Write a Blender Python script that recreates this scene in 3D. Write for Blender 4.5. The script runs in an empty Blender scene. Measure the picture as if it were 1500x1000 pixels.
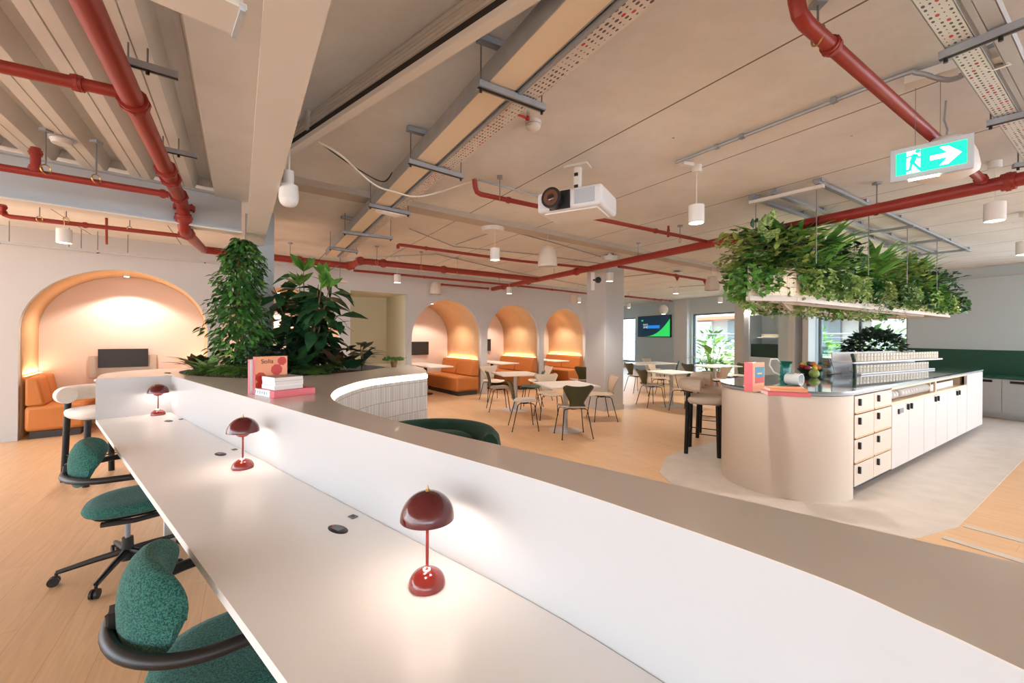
import bpy, bmesh, math, random
from mathutils import Vector, Matrix, geometry
random.seed(7)
C = bpy.context.scene.collection
PI = math.pi
# ---------------------------------------------------------------- camera model (measured from the photograph)
F, CX, CY, H = 600.0, 750.0, 491.0, 1.5
RO = math.radians(0.4)
def uv(px, py):
    a, b = px-CX, py-CY
    return (a*math.cos(RO)+b*math.sin(RO))/F, (-a*math.sin(RO)+b*math.cos(RO))/F
def P(px, py, z=0.0):                       # point of the photo known to lie at height z
    u, v = uv(px, py); d = (H-z)/v
    return Vector((u*d, d, z))
def D(px, py, d):                           # point of the photo known to lie at depth d
    u, v = uv(px, py)
    return Vector((u*d, d, H-v*d))
V1 = Vector((-.545, .838, 0))               # beam direction
V2 = Vector((.841, .541, 0))                # kitchen island direction
V3 = Vector((.772, -.636, 0))               # long desk direction
N3 = Vector((.636, .772, 0))
# ---------------------------------------------------------------- materials
def lin(c):
    return tuple(((x/255)/12.92 if x/255 <= .04045 else ((x/255+.055)/1.055)**2.4) for x in c)+(1,)
class Nd:
    def __init__(s, name):
        s.m = bpy.data.materials.new(name); s.m.use_nodes = True
        s.t = s.m.node_tree; s.n = s.t.nodes; s.b = s.n['Principled BSDF']
    def add(s, typ, **kw):
        n = s.n.new(typ)
        for k, v in kw.items():
            if k in n.inputs: n.inputs[k].default_value = v
            else: setattr(n, k, v)
        return n
    def link(s, a, b): s.t.links.new(a, b)
def mat(name, col, rough=.5, metal=0, noise=0, scale=8, bump=0, bscale=60, emit=None, es=0, trans=0, coat=0, alpha=1, spec=None, col2=None):
    k = Nd(name); c = lin(col); b = k.b
    b.inputs['Base Color'].default_value = c
    b.inputs['Roughness'].default_value = rough; b.inputs['Metallic'].default_value = metal
    b.inputs['Coat Weight'].default_value = coat; b.inputs['Coat Roughness'].default_value = .05
    b.inputs['Transmission Weight'].default_value = trans
    b.inputs['Alpha'].default_value = alpha
    if spec is not None: b.inputs['Specular IOR Level'].default_value = spec
    if emit:
        b.inputs['Emission Color'].default_value = lin(emit); b.inputs['Emission Strength'].default_value = es
    tc = k.add('ShaderNodeTexCoord')
    if noise:
        n = k.add('ShaderNodeTexNoise', Scale=scale, Detail=4.0)
        k.link(tc.outputs['Object'], n.inputs['Vector'])
        r = k.add('ShaderNodeMapRange'); k.link(n.outputs['Fac'], r.inputs['Value'])
        r.inputs['From Min'].default_value = .3; r.inputs['From Max'].default_value = .7
        mx = k.add('ShaderNodeMix', data_type='RGBA')
        c2 = lin(col2) if col2 else tuple(x*(1-noise) for x in c[:3])+(1,)
        mx.inputs[6].default_value = c2; mx.inputs[7].default_value = c
        k.link(r.outputs[0], mx.inputs[0]); k.link(mx.outputs[2], b.inputs['Base Color'])
    if bump:
        n = k.add('ShaderNodeTexNoise', Scale=bscale, Detail=3.0); k.link(tc.outputs['Object'], n.inputs['Vector'])
        bp = k.add('ShaderNodeBump', Strength=bump, Distance=.01); k.link(n.outputs['Fac'], bp.inputs['Height'])
        k.link(bp.outputs[0], b.inputs['Normal'])
    return k.m
def m_floor():
    k = Nd('oak_planks'); tc = k.add('ShaderNodeTexCoord')
    mp = k.add('ShaderNodeMapping'); mp.inputs['Rotation'].default_value = (0, 0, math.radians(57))
    k.link(tc.outputs['Object'], mp.inputs['Vector'])
    br = k.add('ShaderNodeTexBrick', Scale=1.0); br.offset = .37
    br.inputs['Brick Width'].default_value = 1.3; br.inputs['Row Height'].default_value = .19; br.inputs['Mortar Size'].default_value = .0012
    br.inputs['Color1'].default_value = lin((219, 178, 137)); br.inputs['Color2'].default_value = lin((214, 172, 131)); br.inputs['Mortar'].default_value = lin((190, 145, 100))
    k.link(mp.outputs[0], br.inputs['Vector'])
    m2 = k.add('ShaderNodeMapping'); m2.inputs['Scale'].default_value = (1.2, 16, 1); k.link(mp.outputs[0], m2.inputs['Vector'])
    n = k.add('ShaderNodeTexNoise', Scale=2.2, Detail=6.0, Distortion=1.2); k.link(m2.outputs[0], n.inputs['Vector'])
    mx = k.add('ShaderNodeMix', data_type='RGBA', blend_type='MULTIPLY'); mx.inputs[0].default_value = .35
    rp = k.add('ShaderNodeValToRGB'); rp.color_ramp.elements[0].position = .35; rp.color_ramp.elements[0].color = (.72, .66, .6, 1); rp.color_ramp.elements[1].position = .62; rp.color_ramp.elements[1].color = (1, 1, 1, 1)
    k.link(n.outputs['Fac'], rp.inputs[0]); k.link(br.outputs['Color'], mx.inputs[6]); k.link(rp.outputs[0], mx.inputs[7])
    k.link(mx.outputs[2], k.b.inputs['Base Color']); k.b.inputs['Roughness'].default_value = .38
    return k.m
def m_ceiling():
    k = Nd('painted_concrete'); tc = k.add('ShaderNodeTexCoord')
    d = k.add('ShaderNodeVectorMath', operation='DOT_PRODUCT'); d.inputs[1].default_value = (.838, .545, 0)
    k.link(tc.outputs['Object'], d.inputs[0])
    a = k.add('ShaderNodeMath', operation='SUBTRACT'); a.inputs[1].default_value = 2.23-10.4; k.link(d.outputs['Value'], a.inputs[0])
    b = k.add('ShaderNodeMath', operation='PINGPONG'); b.inputs[1].default_value = .52; k.link(a.outputs[0], b.inputs[0])
    c = k.add('ShaderNodeMath', operation='LESS_THAN'); c.inputs[1].default_value = .006; k.link(b.outputs[0], c.inputs[0])
    n = k.add('ShaderNodeTexNoise', Scale=1.4, Detail=6.0, Roughness=.7); k.link(tc.outputs['Object'], n.inputs['Vector'])
    rp = k.add('ShaderNodeValToRGB'); e = rp.color_ramp.elements
    e[0].position = .3; e[0].color = lin((212, 207, 201)); e[1].position = .7; e[1].color = lin((231, 227, 222))
    k.link(n.outputs['Fac'], rp.inputs[0])
    v = k.add('ShaderNodeTexVoronoi', Scale=2.3); k.link(tc.outputs['Object'], v.inputs['Vector'])
    s = k.add('ShaderNodeMath', operation='LESS_THAN'); s.inputs[1].default_value = .022; k.link(v.outputs['Distance'], s.inputs[0])
    m1 = k.add('ShaderNodeMix', data_type='RGBA'); k.link(s.outputs[0], m1.inputs[0]); k.link(rp.outputs[0], m1.inputs[6]); m1.inputs[7].default_value = lin((150, 130, 112))
    m2 = k.add('ShaderNodeMix', data_type='RGBA'); k.link(c.outputs[0], m2.inputs[0]); k.link(m1.outputs[2], m2.inputs[6]); m2.inputs[7].default_value = lin((120, 103, 90))
    k.link(m2.outputs[2], k.b.inputs['Base Color']); k.b.inputs['Roughness'].default_value = .8
    bp = k.add('ShaderNodeBump', Strength=.25, Distance=.02); k.link(n.outputs['Fac'], bp.inputs['Height']); k.link(bp.outputs[0], k.b.inputs['Normal'])
    return k.m
def m_perf(name, base, dots, dots2, sc=26, thr=.22):
    k = Nd(name); tc = k.add('ShaderNodeTexCoord')
    v = k.add('ShaderNodeTexVoronoi', Scale=sc, Randomness=.45); k.link(tc.outputs['Object'], v.inputs['Vector'])
    s = k.add('ShaderNodeMath', operation='LESS_THAN'); s.inputs[1].default_value = thr; k.link(v.outputs['Distance'], s.inputs[0])
    sep = k.add('ShaderNodeSeparateColor'); k.link(v.outputs['Color'], sep.inputs[0])
    g = k.add('ShaderNodeMath', operation='GREATER_THAN'); g.inputs[1].default_value = .7; k.link(sep.outputs[0], g.inputs[0])
    m0 = k.add('ShaderNodeMix', data_type='RGBA'); k.link(g.outputs[0], m0.inputs[0]); m0.inputs[6].default_value = lin(dots); m0.inputs[7].default_value = lin(dots2)
    m1 = k.add('ShaderNodeMix', data_type='RGBA'); k.link(s.outputs[0], m1.inputs[0]); m1.inputs[6].default_value = lin(base); k.link(m0.outputs[2], m1.inputs[7])
    k.link(m1.outputs[2], k.b.inputs['Base Color']); k.b.inputs['Roughness'].default_value = .4; k.b.inputs['Metallic'].default_value = .15
    return k.m
def m_holes(name, base, dots, dots2, dirv, cx=.034, cy=.019):
    k = Nd(name); tc = k.add('ShaderNodeTexCoord'); sc = []
    for v, c in ((dirv, cx), ((-dirv[1], dirv[0], 0), cy)):
        d = k.add('ShaderNodeVectorMath', operation='DOT_PRODUCT'); d.inputs[1].default_value = tuple(x/c for x in v); k.link(tc.outputs['Object'], d.inputs[0]); sc.append(d)
    cb = k.add('ShaderNodeCombineXYZ'); k.link(sc[0].outputs['Value'], cb.inputs[0]); k.link(sc[1].outputs['Value'], cb.inputs[1])
    fr = k.add('ShaderNodeVectorMath', operation='FRACTION'); k.link(cb.outputs[0], fr.inputs[0]); fl = k.add('ShaderNodeVectorMath', operation='FLOOR'); k.link(cb.outputs[0], fl.inputs[0])
    ds = k.add('ShaderNodeVectorMath', operation='DISTANCE'); ds.inputs[1].default_value = (.5, .5, 0); k.link(fr.outputs[0], ds.inputs[0])
    wn = k.add('ShaderNodeTexWhiteNoise'); k.link(fl.outputs[0], wn.inputs['Vector'])
    th = k.add('ShaderNodeMapRange'); th.inputs['To Min'].default_value = .1; th.inputs['To Max'].default_value = .34; k.link(wn.outputs['Value'], th.inputs['Value'])
    s = k.add('ShaderNodeMath', operation='LESS_THAN'); k.link(ds.outputs['Value'], s.inputs[0]); k.link(th.outputs[0], s.inputs[1])
    g = k.add('ShaderNodeMath', operation='GREATER_THAN'); g.inputs[1].default_value = .9; k.link(wn.outputs['Value'], g.inputs[0])
    m0 = k.add('ShaderNodeMix', data_type='RGBA'); k.link(g.outputs[0], m0.inputs[0]); m0.inputs[6].default_value = lin(dots); m0.inputs[7].default_value = lin(dots2)
    m1 = k.add('ShaderNodeMix', data_type='RGBA'); k.link(s.outputs[0], m1.inputs[0]); m1.inputs[6].default_value = lin(base); k.link(m0.outputs[2], m1.inputs[7])
    k.link(m1.outputs[2], k.b.inputs['Base Color']); k.b.inputs['Roughness'].default_value = .4
    return k.m
def m_tiles():
    k = Nd('ribbed_tiles'); tc = k.add('ShaderNodeTexCoord')
    sx = k.add('ShaderNodeSeparateXYZ'); k.link(tc.outputs['UV'], sx.inputs[0]); cb = k.add('ShaderNodeCombineXYZ')
    k.link(sx.outputs[1], cb.inputs[0]); k.link(sx.outputs[0], cb.inputs[1])
    br = k.add('ShaderNodeTexBrick', Scale=1.0); br.offset = 0.0
    br.inputs['Brick Width'].default_value = .145; br.inputs['Row Height'].default_value = .022; br.inputs['Mortar Size'].default_value = .0022
    br.inputs['Color1'].default_value = lin((226, 220, 214)); br.inputs['Color2'].default_value = lin((205, 197, 190)); br.inputs['Mortar'].default_value = lin((150, 140, 132))
    k.link(cb.outputs[0], br.inputs['Vector']); k.link(br.outputs['Color'], k.b.inputs['Base Color'])
    bp = k.add('ShaderNodeBump', Strength=.5, Distance=.004); bp.invert = True; k.link(br.outputs['Fac'], bp.inputs['Height']); k.link(bp.outputs[0], k.b.inputs['Normal'])
    k.b.inputs['Roughness'].default_value = .35
    return k.m
def m_fabric(name, c1, c2, sc=230):
    k = Nd(name); tc = k.add('ShaderNodeTexCoord')
    n = k.add('ShaderNodeTexNoise', Scale=sc, Detail=4.0, Distortion=.8); k.link(tc.outputs['Object'], n.inputs['Vector'])
    rp = k.add('ShaderNodeValToRGB'); e = rp.color_ramp.elements
    e[0].position = .42; e[0].color = lin(c1); e[1].position = .6; e[1].color = lin(c2)
    k.link(n.outputs['Fac'], rp.inputs[0]); k.link(rp.outputs[0], k.b.inputs['Base Color']); k.b.inputs['Roughness'].default_value = .95
    k.b.inputs['Sheen Weight'].default_value = .08
    bp = k.add('ShaderNodeBump', Strength=.35, Distance=.003); k.link(n.outputs['Fac'], bp.inputs['Height']); k.link(bp.outputs[0], k.b.inputs['Normal'])
    return k.m
def m_leaf(name, c1, c2, sc=9):
    m = mat(name, c1, .42, noise=.4, scale=sc, col2=c2); b = m.node_tree.nodes['Principled BSDF']
    b.inputs['Subsurface Weight'].default_value = 0
    return m
MT = dict(
 floor=m_floor(), ceiling=m_ceiling(), tiles=m_tiles(),
 vinyl=mat('grey_vinyl', (206, 194, 184), .42, noise=.14, scale=5),
 deck=mat('deck_paint', (218, 212, 205), .6, noise=.1, scale=3),
 steel=mat('painted_steel', (186, 190, 194), .5, noise=.05, scale=3),
 beam=mat('beam_paint', (222, 214, 205), .6, noise=.03, scale=2),
 wall=mat('wall_paint', (198, 195, 194), .85, bump=.05, noise=.03, scale=1),
 wallb=mat('wall_paint_cool', (196, 208, 214), .85, bump=.05),
 white=mat('white_laminate', (210, 210, 211), .32),
 desk=mat('desk_white', (248, 245, 242), .34),
 ledge=mat('solid_surface', (226, 217, 209), .22, noise=.02, scale=4, coat=.2),
 alcove=mat('peach_paint', (228, 208, 196), .85, noise=.03, scale=1),
 plaster=mat('tan_plaster', (234, 192, 146), .75, noise=.12, scale=2.2, bump=.15, bscale=12),
 plasy=mat('cream_plaster', (228, 220, 192), .85),
 glow=mat('led_warm', (255, 220, 170), .5, emit=(255, 205, 145), es=5),
 glow2=mat('led_white', (255, 240, 225), .5, emit=(255, 232, 205), es=9),
 lampglow=mat('lamp_white', (255, 250, 240), .5, emit=(255, 236, 210), es=9),
 red=mat('red_pipe', (150, 42, 30), .42, noise=.12, scale=6),
 redp=mat('red_plastic', (190, 30, 34), .4),
 galv=mat('galvanised', (158, 162, 168), .4, metal=.3, noise=.15, scale=10),
 rod=mat('threaded_rod', (130, 130, 130), .4, metal=.7),
 perf=m_holes('perforated_tray', (208, 200, 192), (84, 72, 68), (190, 50, 44), (-.545, .838, 0)),
 perfw=m_holes('perforated_white_tray', (218, 222, 222), (80, 78, 80), (190, 40, 50), (.8415, .5403, 0)),
 cream=mat('cream_tray', (226, 208, 184), .5),
 trunk=mat('trunking', (206, 196, 184), .5, noise=.05, scale=4),
 black=mat('black_plastic', (28, 27, 28), .4),
 blackm=mat('black_metal', (22, 21, 22), .35, metal=.3),
 dark=mat('dark_slot', (35, 28, 24), .7),
 grey=mat('mid_grey_plastic', (110, 112, 116), .45),
 tealf=m_fabric('teal_boucle', (16, 70, 68), (64, 126, 112)),
 velvet=mat('green_velvet', (18, 66, 54), .75, noise=.3, scale=7),
 orangef=mat('orange_leather', (198, 120, 56), .62, noise=.08, scale=3),
 orangel=mat('orange_leather_end', (214, 152, 108), .62),
 boucle=mat('cream_boucle', (232, 222, 212), .95, bump=.6, bscale=140),
 boucleb=mat('beige_boucle', (214, 196, 178), .95, bump=.6, bscale=140),
 plinth=mat('dark_plinth', (58, 52, 50), .6),
 burg=mat('burgundy_lacquer', (98, 24, 30), .12, coat=.6),
 burg2=mat('red_lacquer', (136, 38, 32), .14, coat=.6),
 brass=mat('brass', (180, 150, 90), .3, metal=1),
 olive=mat('olive_lacquer', (62, 66, 44), .35), oliveg=mat('grey_olive_lacquer', (66, 76, 66), .35),
 beige=mat('beige_lacquer', (206, 184, 162), .4), tealc=mat('teal_lacquer', (30, 112, 100), .4),
 seatg=mat('pale_seat', (206, 196, 188), .5),
 table=mat('white_table', (240, 234, 228), .3), tbase=mat('table_base', (200, 196, 196), .4),
 isl=mat('island_sand', (208, 193, 177), .5), isl2=mat('island_door', (206, 196, 190), .45), birch=mat('birch_edge', (222, 196, 164), .5),
 glassg=mat('green_glass_top', (60, 82, 76), .06, coat=.8, spec=.8), topedge=mat('top_edge', (140, 142, 146), .35),
 greent=mat('green_tiles', (30, 84, 70), .4), darkg=mat('dark_green', (22, 52, 44), .5),
 mug=mat('cream_mug', (226, 216, 200), .35), shelfw=mat('shelf_white', (226, 224, 228), .35),
 porc=mat('porcelain', (240, 240, 240), .25),
 screen=mat('screen_off', (34, 27, 24), .4), monb=mat('monitor_grey', (188, 172, 158), .5),
 soil=mat('soil', (52, 40, 32), .95, noise=.3, scale=30),
 ficus=m_leaf('ficus_leaf', (71, 125, 56), (39, 81, 39)), bigl=m_leaf('large_leaf', (49, 98, 54), (29, 64, 39)), limel=m_leaf('light_leaf', (125, 178, 71), (71, 127, 54)),
 fern=m_leaf('fern_leaf', (104, 142, 66), (60, 100, 48)), darkl=m_leaf('dark_leaf', (51, 76, 56), (34, 49, 44)), redl=m_leaf('reddish_leaf', (120, 78, 61), (61, 81, 49)),
 olivel=m_leaf('olive_leaf', (173, 181, 93), (110, 142, 66)), paleg=m_leaf('pale_vine_leaf', (191, 208, 125), (127, 164, 88)), silver=m_leaf('silver_leaf', (188, 208, 176), (112, 144, 115)),
 varieg=m_leaf('variegated_leaf', (222, 247, 166), (61, 115, 59), 40), teall=m_leaf('bluegreen_leaf', (83, 149, 120), (44, 100, 81)),
 bark=mat('bark', (150, 112, 78), .85, noise=.3, scale=30),
 pinkb=mat('pink_cover', (226, 110, 118), .5), orangeb=mat('orange_cover', (238, 158, 116), .5), redb=mat('red_print', (204, 56, 46), .5), pages=mat('pages', (232, 224, 214), .8),
 whiteb=mat('white_cover', (236, 236, 240), .4), greyb=mat('grey_cover', (176, 160, 156), .5), ink=mat('ink', (70, 50, 50), .6), blueb=mat('blue_print', (52, 130, 160), .5), yellowb=mat('yellow_print', (220, 190, 90), .5),
 perfp=m_perf('perforated_panel', (236, 212, 182), (150, 122, 96), (160, 130, 100), 60, .25), frame=mat('planter_frame', (222, 206, 192), .45),
 signw=mat('sign_housing', (190, 190, 196), .4), signg=mat('sign_green', (20, 200, 150), .4, emit=(0, 214, 150), es=1.3), signl=mat('sign_white', (255, 255, 255), .4, emit=(235, 255, 246), es=1.8),
 pend=mat('pendant_white', (226, 220, 214), .5), pendb=mat('pendant_beige', (214, 200, 184), .6), projw=mat('projector_white', (222, 220, 222), .4), projg=mat('projector_grille', (176, 182, 190), .5),
 lens=mat('lens', (60, 20, 18), .08, coat=1), copper=mat('lens_ring', (150, 110, 90), .25, metal=.8),
 terra=mat('pink_pot', (206, 160, 140), .7), wood=mat('light_wood', (210, 172, 132), .6), apple=mat('apple_red', (150, 30, 34), .35), lemon=mat('lemon', (226, 190, 50), .5), orf=mat('orange_fruit', (226, 120, 40), .55), grape=mat('grape', (70, 34, 60), .35), lime=mat('lime_fruit', (130, 150, 60), .45),
 tealg=mat('teal_glass', (60, 160, 160), .08, trans=.6, alpha=1), 
 bfac=mat('facade_cream', (238, 226, 206), .9), bgrey=mat('facade_grey', (170, 168, 164), .9), awn=mat('awning_red', (216, 110, 84), .8), deckt=mat('terrace_tiles', (190, 190, 186), .8), winf=mat('window_frame_grey', (110, 120, 126), .4), rail=mat('rail_grey', (150, 154, 156), .4, metal=.3),
 tvbg=mat('tv_navy', (14, 34, 50), .3, emit=(14, 38, 56), es=.7), tvg=mat('tv_green', (40, 190, 90), .3, emit=(40, 196, 90), es=.8), tvb=mat('tv_blue', (20, 120, 200), .3, emit=(20, 120, 200), es=.8), tvw=mat('tv_white', (220, 230, 235), .3, emit=(220, 230, 235), es=.8),
)
def m_glass(name, tint=(240, 248, 250), a=.15):
    k = Nd(name); out = k.n['Material Output']
    t = k.add('ShaderNodeBsdfTransparent'); t.inputs[0].default_value = lin(tint)
    g = k.add('ShaderNodeBsdfGlossy'); g.inputs['Roughness'].default_value = .02
    f = k.add('ShaderNodeLayerWeight', Blend=.5); p3 = k.add('ShaderNodeMath', operation='POWER'); p3.inputs[1].default_value = 3.5; k.link(f.outputs['Facing'], p3.inputs[0])
    ad = k.add('ShaderNodeMath', operation='MULTIPLY_ADD'); ad.inputs[1].default_value = a*3; ad.inputs[2].default_value = .04; k.link(p3.outputs[0], ad.inputs[0]); mx = k.add('ShaderNodeMixShader')
    k.link(ad.outputs[0], mx.inputs[0]); k.link(t.outputs[0], mx.inputs[1]); k.link(g.outputs[0], mx.inputs[2]); k.link(mx.outputs[0], out.inputs[0])
    return k.m
MT['pane'] = m_glass('window_glass'); MT['clear'] = m_glass('clear_glass', (225, 235, 235)); MT['tealglass'] = m_glass('teal_clear_glass', (170, 225, 222))
# ---------------------------------------------------------------- mesh builder
class M:
    def __init__(s): s.v = []; s.f = []; s.uv = None
    def add(s, vs, fs, T=None):
        o = len(s.v)
        s.v += [tuple(T @ Vector(v)) for v in vs] if T else [tuple(v) for v in vs]
        s.f += [tuple(o+i for i in f) for f in fs]; return s
    def box(s, c, d, rz=0, R=None):
        x, y, z = d[0]/2, d[1]/2, d[2]/2
        vs = [(-x,-y,-z),(x,-y,-z),(x,y,-z),(-x,y,-z),(-x,-y,z),(x,-y,z),(x,y,z),(-x,y,z)]
        T = Matrix.Translation(Vector(c)) @ (R if R else Matrix.Rotation(rz, 4, 'Z'))
        return s.add(vs, [(0,3,2,1),(4,5,6,7),(0,1,5,4),(1,2,6,5),(2,3,7,6),(3,0,4,7)], T)
    def bar(s, p0, p1, w, h):                 # box beam between two points, centred; w sideways, h upward
        p0, p1 = Vector(p0), Vector(p1); d = p1-p0; L = d.length
        x = d.normalized(); up = Vector((0,0,1)) if abs(x.z) < .95 else Vector((0,1,0))
        y = up.cross(x).normalized(); z = x.cross(y)
        R = Matrix((x, y, z)).transposed().to_4x4()
        return s.box((p0+p1)/2, (L, w, h), R=R)
    def cyl(s, p0, p1, r, r2=None, n=14, cap=True):
        p0, p1 = Vector(p0), Vector(p1); r2 = r if r2 is None else r2
        d = (p1-p0).normalized(); a = Vector((1,0,0)) if abs(d.x) < .8 else Vector((0,1,0))
        u = d.cross(a).normalized(); w = d.cross(u)
        vs = [p0+(u*math.cos(t)+w*math.sin(t))*r for t in [2*PI*i/n for i in range(n)]]
        vs += [p1+(u*math.cos(t)+w*math.sin(t))*r2 for t in [2*PI*i/n for i in range(n)]]
        fs = [(i, (i+1) % n, n+(i+1) % n, n+i) for i in range(n)]
        if cap: fs += [tuple(range(n))[::-1], tuple(range(n, 2*n))]
        return s.add(vs, fs)
    def tube(s, pts, r, n=10, closed=False):
        pts = [Vector(p) for p in pts]; m = len(pts); rs = r if isinstance(r, (list, tuple)) else [r]*m
        o = len(s.v); prev = None
        for i, p in enumerate(pts):
            a = pts[(i-1) % m] if closed or i else p; b = pts[(i+1) % m] if closed or i < m-1 else p
            d = (b-a).normalized()
            if prev is None: prev = Vector((0,0,1)) if abs(d.z) < .9 else Vector((1,0,0))
            u = (prev-d*prev.dot(d)).normalized(); prev = u; w = d.cross(u)
            for k in range(n):
                t = 2*PI*k/n; s.v.append(tuple(p+(u*math.cos(t)+w*math.sin(t))*rs[i]))
        for i in range(m if closed else m-1):
            j = (i+1) % m
            for k in range(n):
                q = (k+1) % n; s.f.append((o+i*n+k, o+i*n+q, o+j*n+q, o+j*n+k))
        if not closed:
            s.f.append(tuple(o+k for k in range(n))[::-1]); s.f.append(tuple(o+(m-1)*n+k for k in range(n)))
        return s
    def lathe(s, prof, c=(0,0,0), n=28, T=None):
        o = len(s.v); k = len(prof)
        for i in range(n):
            t = 2*PI*i/n
            for r, z in prof:
                v = Vector((r*math.cos(t), r*math.sin(t), z)); v = T @ v if T else v
                s.v.append(tuple(Vector(c)+v))
        for i in range(n):
            j = (i+1) % n
            for q in range(k-1): s.f.append((o+i*k+q, o+j*k+q, o+j*k+q+1, o+i*k+q+1))
        return s
    def sph(s, c, r, n=14, sc=(1,1,1), T=None):
        prof = [(math.sin(PI*i/(n//2))*1.0*r, -math.cos(PI*i/(n//2))*r) for i in range(n//2+1)]
        S = Matrix.Diagonal((sc[0], sc[1], sc[2], 1))
        return s.lathe(prof, c, n, (T @ S) if T else S)
    def prism(s, poly, z0, z1, holes=()):
        loops = [[Vector((p[0], p[1], 0)) for p in poly]]+[[Vector((p[0], p[1], 0)) for p in h] for h in holes]
        flat = [p for l in loops for p in l]; tr = geometry.tessellate_polygon(loops); n = len(flat)
        vs = [(p.x, p.y, z0) for p in flat]+[(p.x, p.y, z1) for p in flat]
        fs = [tuple(t)[::-1] for t in tr]+[tuple(i+n for i in t) for t in tr]
        b = 0
        for l in loops:
            m = len(l)
            for i in range(m): fs.append((b+i, b+(i+1) % m, n+b+(i+1) % m, n+b+i))
            b += m
        return s.add(vs, fs)
    def wallpoly(s, p0, p1, thick, outer, holes=()):   # vertical slab: outer/holes in (s along, z), thickness along the left normal
        p0, p1 = Vector(p0).to_2d(), Vector(p1).to_2d(); d = (p1-p0).normalized(); nn = Vector((-d.y, d.x))
        b = M().prism(outer, 0, 1, holes)
        for x, z, t in b.v: s.v.append((p0.x+d.x*x+nn.x*t*thick, p0.y+d.y*x+nn.y*t*thick, z))
        o = len(s.v)-len(b.v); s.f += [tuple(o+i for i in f) for f in b.f]; return s
    def grid(s, rows, thick=0):
        a, b = len(rows), len(rows[0]); o = len(s.v)
        for r in rows: s.v += [tuple(p) for p in r]
        for i in range(a-1):
            for j in range(b-1): s.f.append((o+i*b+j, o+i*b+j+1, o+(i+1)*b+j+1, o+(i+1)*b+j))
        return s
    def leaf(s, p, d, nrm, L, Wd, droop=.3, fold=.15, seg=3):
        p, d, nrm = Vector(p), Vector(d).normalized(), Vector(nrm)
        side = d.cross(nrm);
        if side.length < .01: side = d.cross(Vector((1, 0, .3)))
        side.normalize(); up = side.cross(d).normalized(); o = len(s.v)
        s.v.append(tuple(p)); w = {3: [.55, 1, .62], 2: [.85, .8], 1: [1]}[seg]
        for i in range(seg):
            t = (i+1)/(seg+1); c = p+d*L*t-up*droop*L*t*t; e = w[i]*Wd/2
            s.v += [tuple(c-side*e+up*fold*e), tuple(c), tuple(c+side*e+up*fold*e)]
        s.v.append(tuple(p+d*L-up*droop*L)); k = o+1
        s.f += [(o, k+1, k), (o, k+2, k+1)]
        for i in range(seg-1): s.f += [(k, k+1, k+4, k+3), (k+1, k+2, k+5, k+4)]; k += 3
        s.f += [(k, k+1, k+3), (k+1, k+2, k+3)]; return s
    def build(s, name, m, parent=None, smooth=True, bevel=0, recalc=True, ang=35, mods=None):
        me = bpy.data.meshes.new(name); me.from_pydata(s.v, [], s.f)
        if recalc:
            bm = bmesh.new(); bm.from_mesh(me); bmesh.ops.remove_doubles(bm, verts=bm.verts, dist=1e-5)
            bmesh.ops.recalc_face_normals(bm, faces=bm.faces); bm.to_mesh(me); bm.free()
        me.materials.append(MT[m] if isinstance(m, str) else m)
        if smooth:
            me.polygons.foreach_set('use_smooth', [True]*len(me.polygons)); me.set_sharp_from_angle(angle=math.radians(ang))
        me.update(); o = bpy.data.objects.new(name, me); C.objects.link(o)
        if parent: o.parent = parent
        if bevel:
            b = o.modifiers.new('bevel', 'BEVEL'); b.width = bevel; b.segments = 2; b.limit_method = 'ANGLE'; b.harden_normals = False
        return o
def tag(o, label, cat, group=None, kind=None):
    if label: o['label'] = label
    if cat: o['category'] = cat
    if group: o['group'] = group
    if kind: o['kind'] = kind
    return o
def thing(name, label, cat, loc=(0,0,0), rz=0, group=None):
    o = bpy.data.objects.new(name, None); C.objects.link(o); o.empty_display_size = .1
    o.location = loc; o.rotation_euler = (0, 0, rz); return tag(o, label, cat, group)
def struct(o): o['kind'] = 'structure'; return o
def dup(o, loc, rz, label=None, group=None, swap=None):
    def cp(x, par):
        c = x.copy(); C.objects.link(c)
        if par: c.parent = par
        if swap and x.name.split('.')[0] in swap and x.data:
            c.data = x.data.copy(); c.data.materials[0] = MT[swap[x.name.split('.')[0]]]
        for ch in kids.get(x.name, []): cp(ch, c)
        return c
    kids = {}
    for x in list(bpy.data.objects):
        if x.parent: kids.setdefault(x.parent.name, []).append(x)
    r = cp(o, None); r.location = loc; r.rotation_euler = (0, 0, rz)
    if label: r['label'] = label
    if group: r['group'] = group
    return r
def text(name, body, size, m, T, parent=None, ext=.001):
    c = bpy.data.curves.new(name, 'FONT'); c.body = body; c.size = size; c.extrude = ext; c.align_x = 'CENTER'; c.align_y = 'CENTER'
    o = bpy.data.objects.new(name, c); C.objects.link(o); dg = bpy.context.evaluated_depsgraph_get()
    me = bpy.data.meshes.new_from_object(o.evaluated_get(dg)); C.objects.unlink(o); bpy.data.objects.remove(o)
    me.materials.clear(); me.materials.append(MT[m]); me.transform(T)
    q = bpy.data.objects.new(name, me); C.objects.link(q)
    if parent: q.parent = parent
    return q
def ang(v): return math.atan2(v[1], v[0])
# ================================================================= SETTING
ZC = 2.95
struct(M().prism([(-12,-9),(14,-9),(10.45,6.4),(4.1,24),(-12,24)], -.1, 0).build('floor', 'floor', smooth=False))
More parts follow.
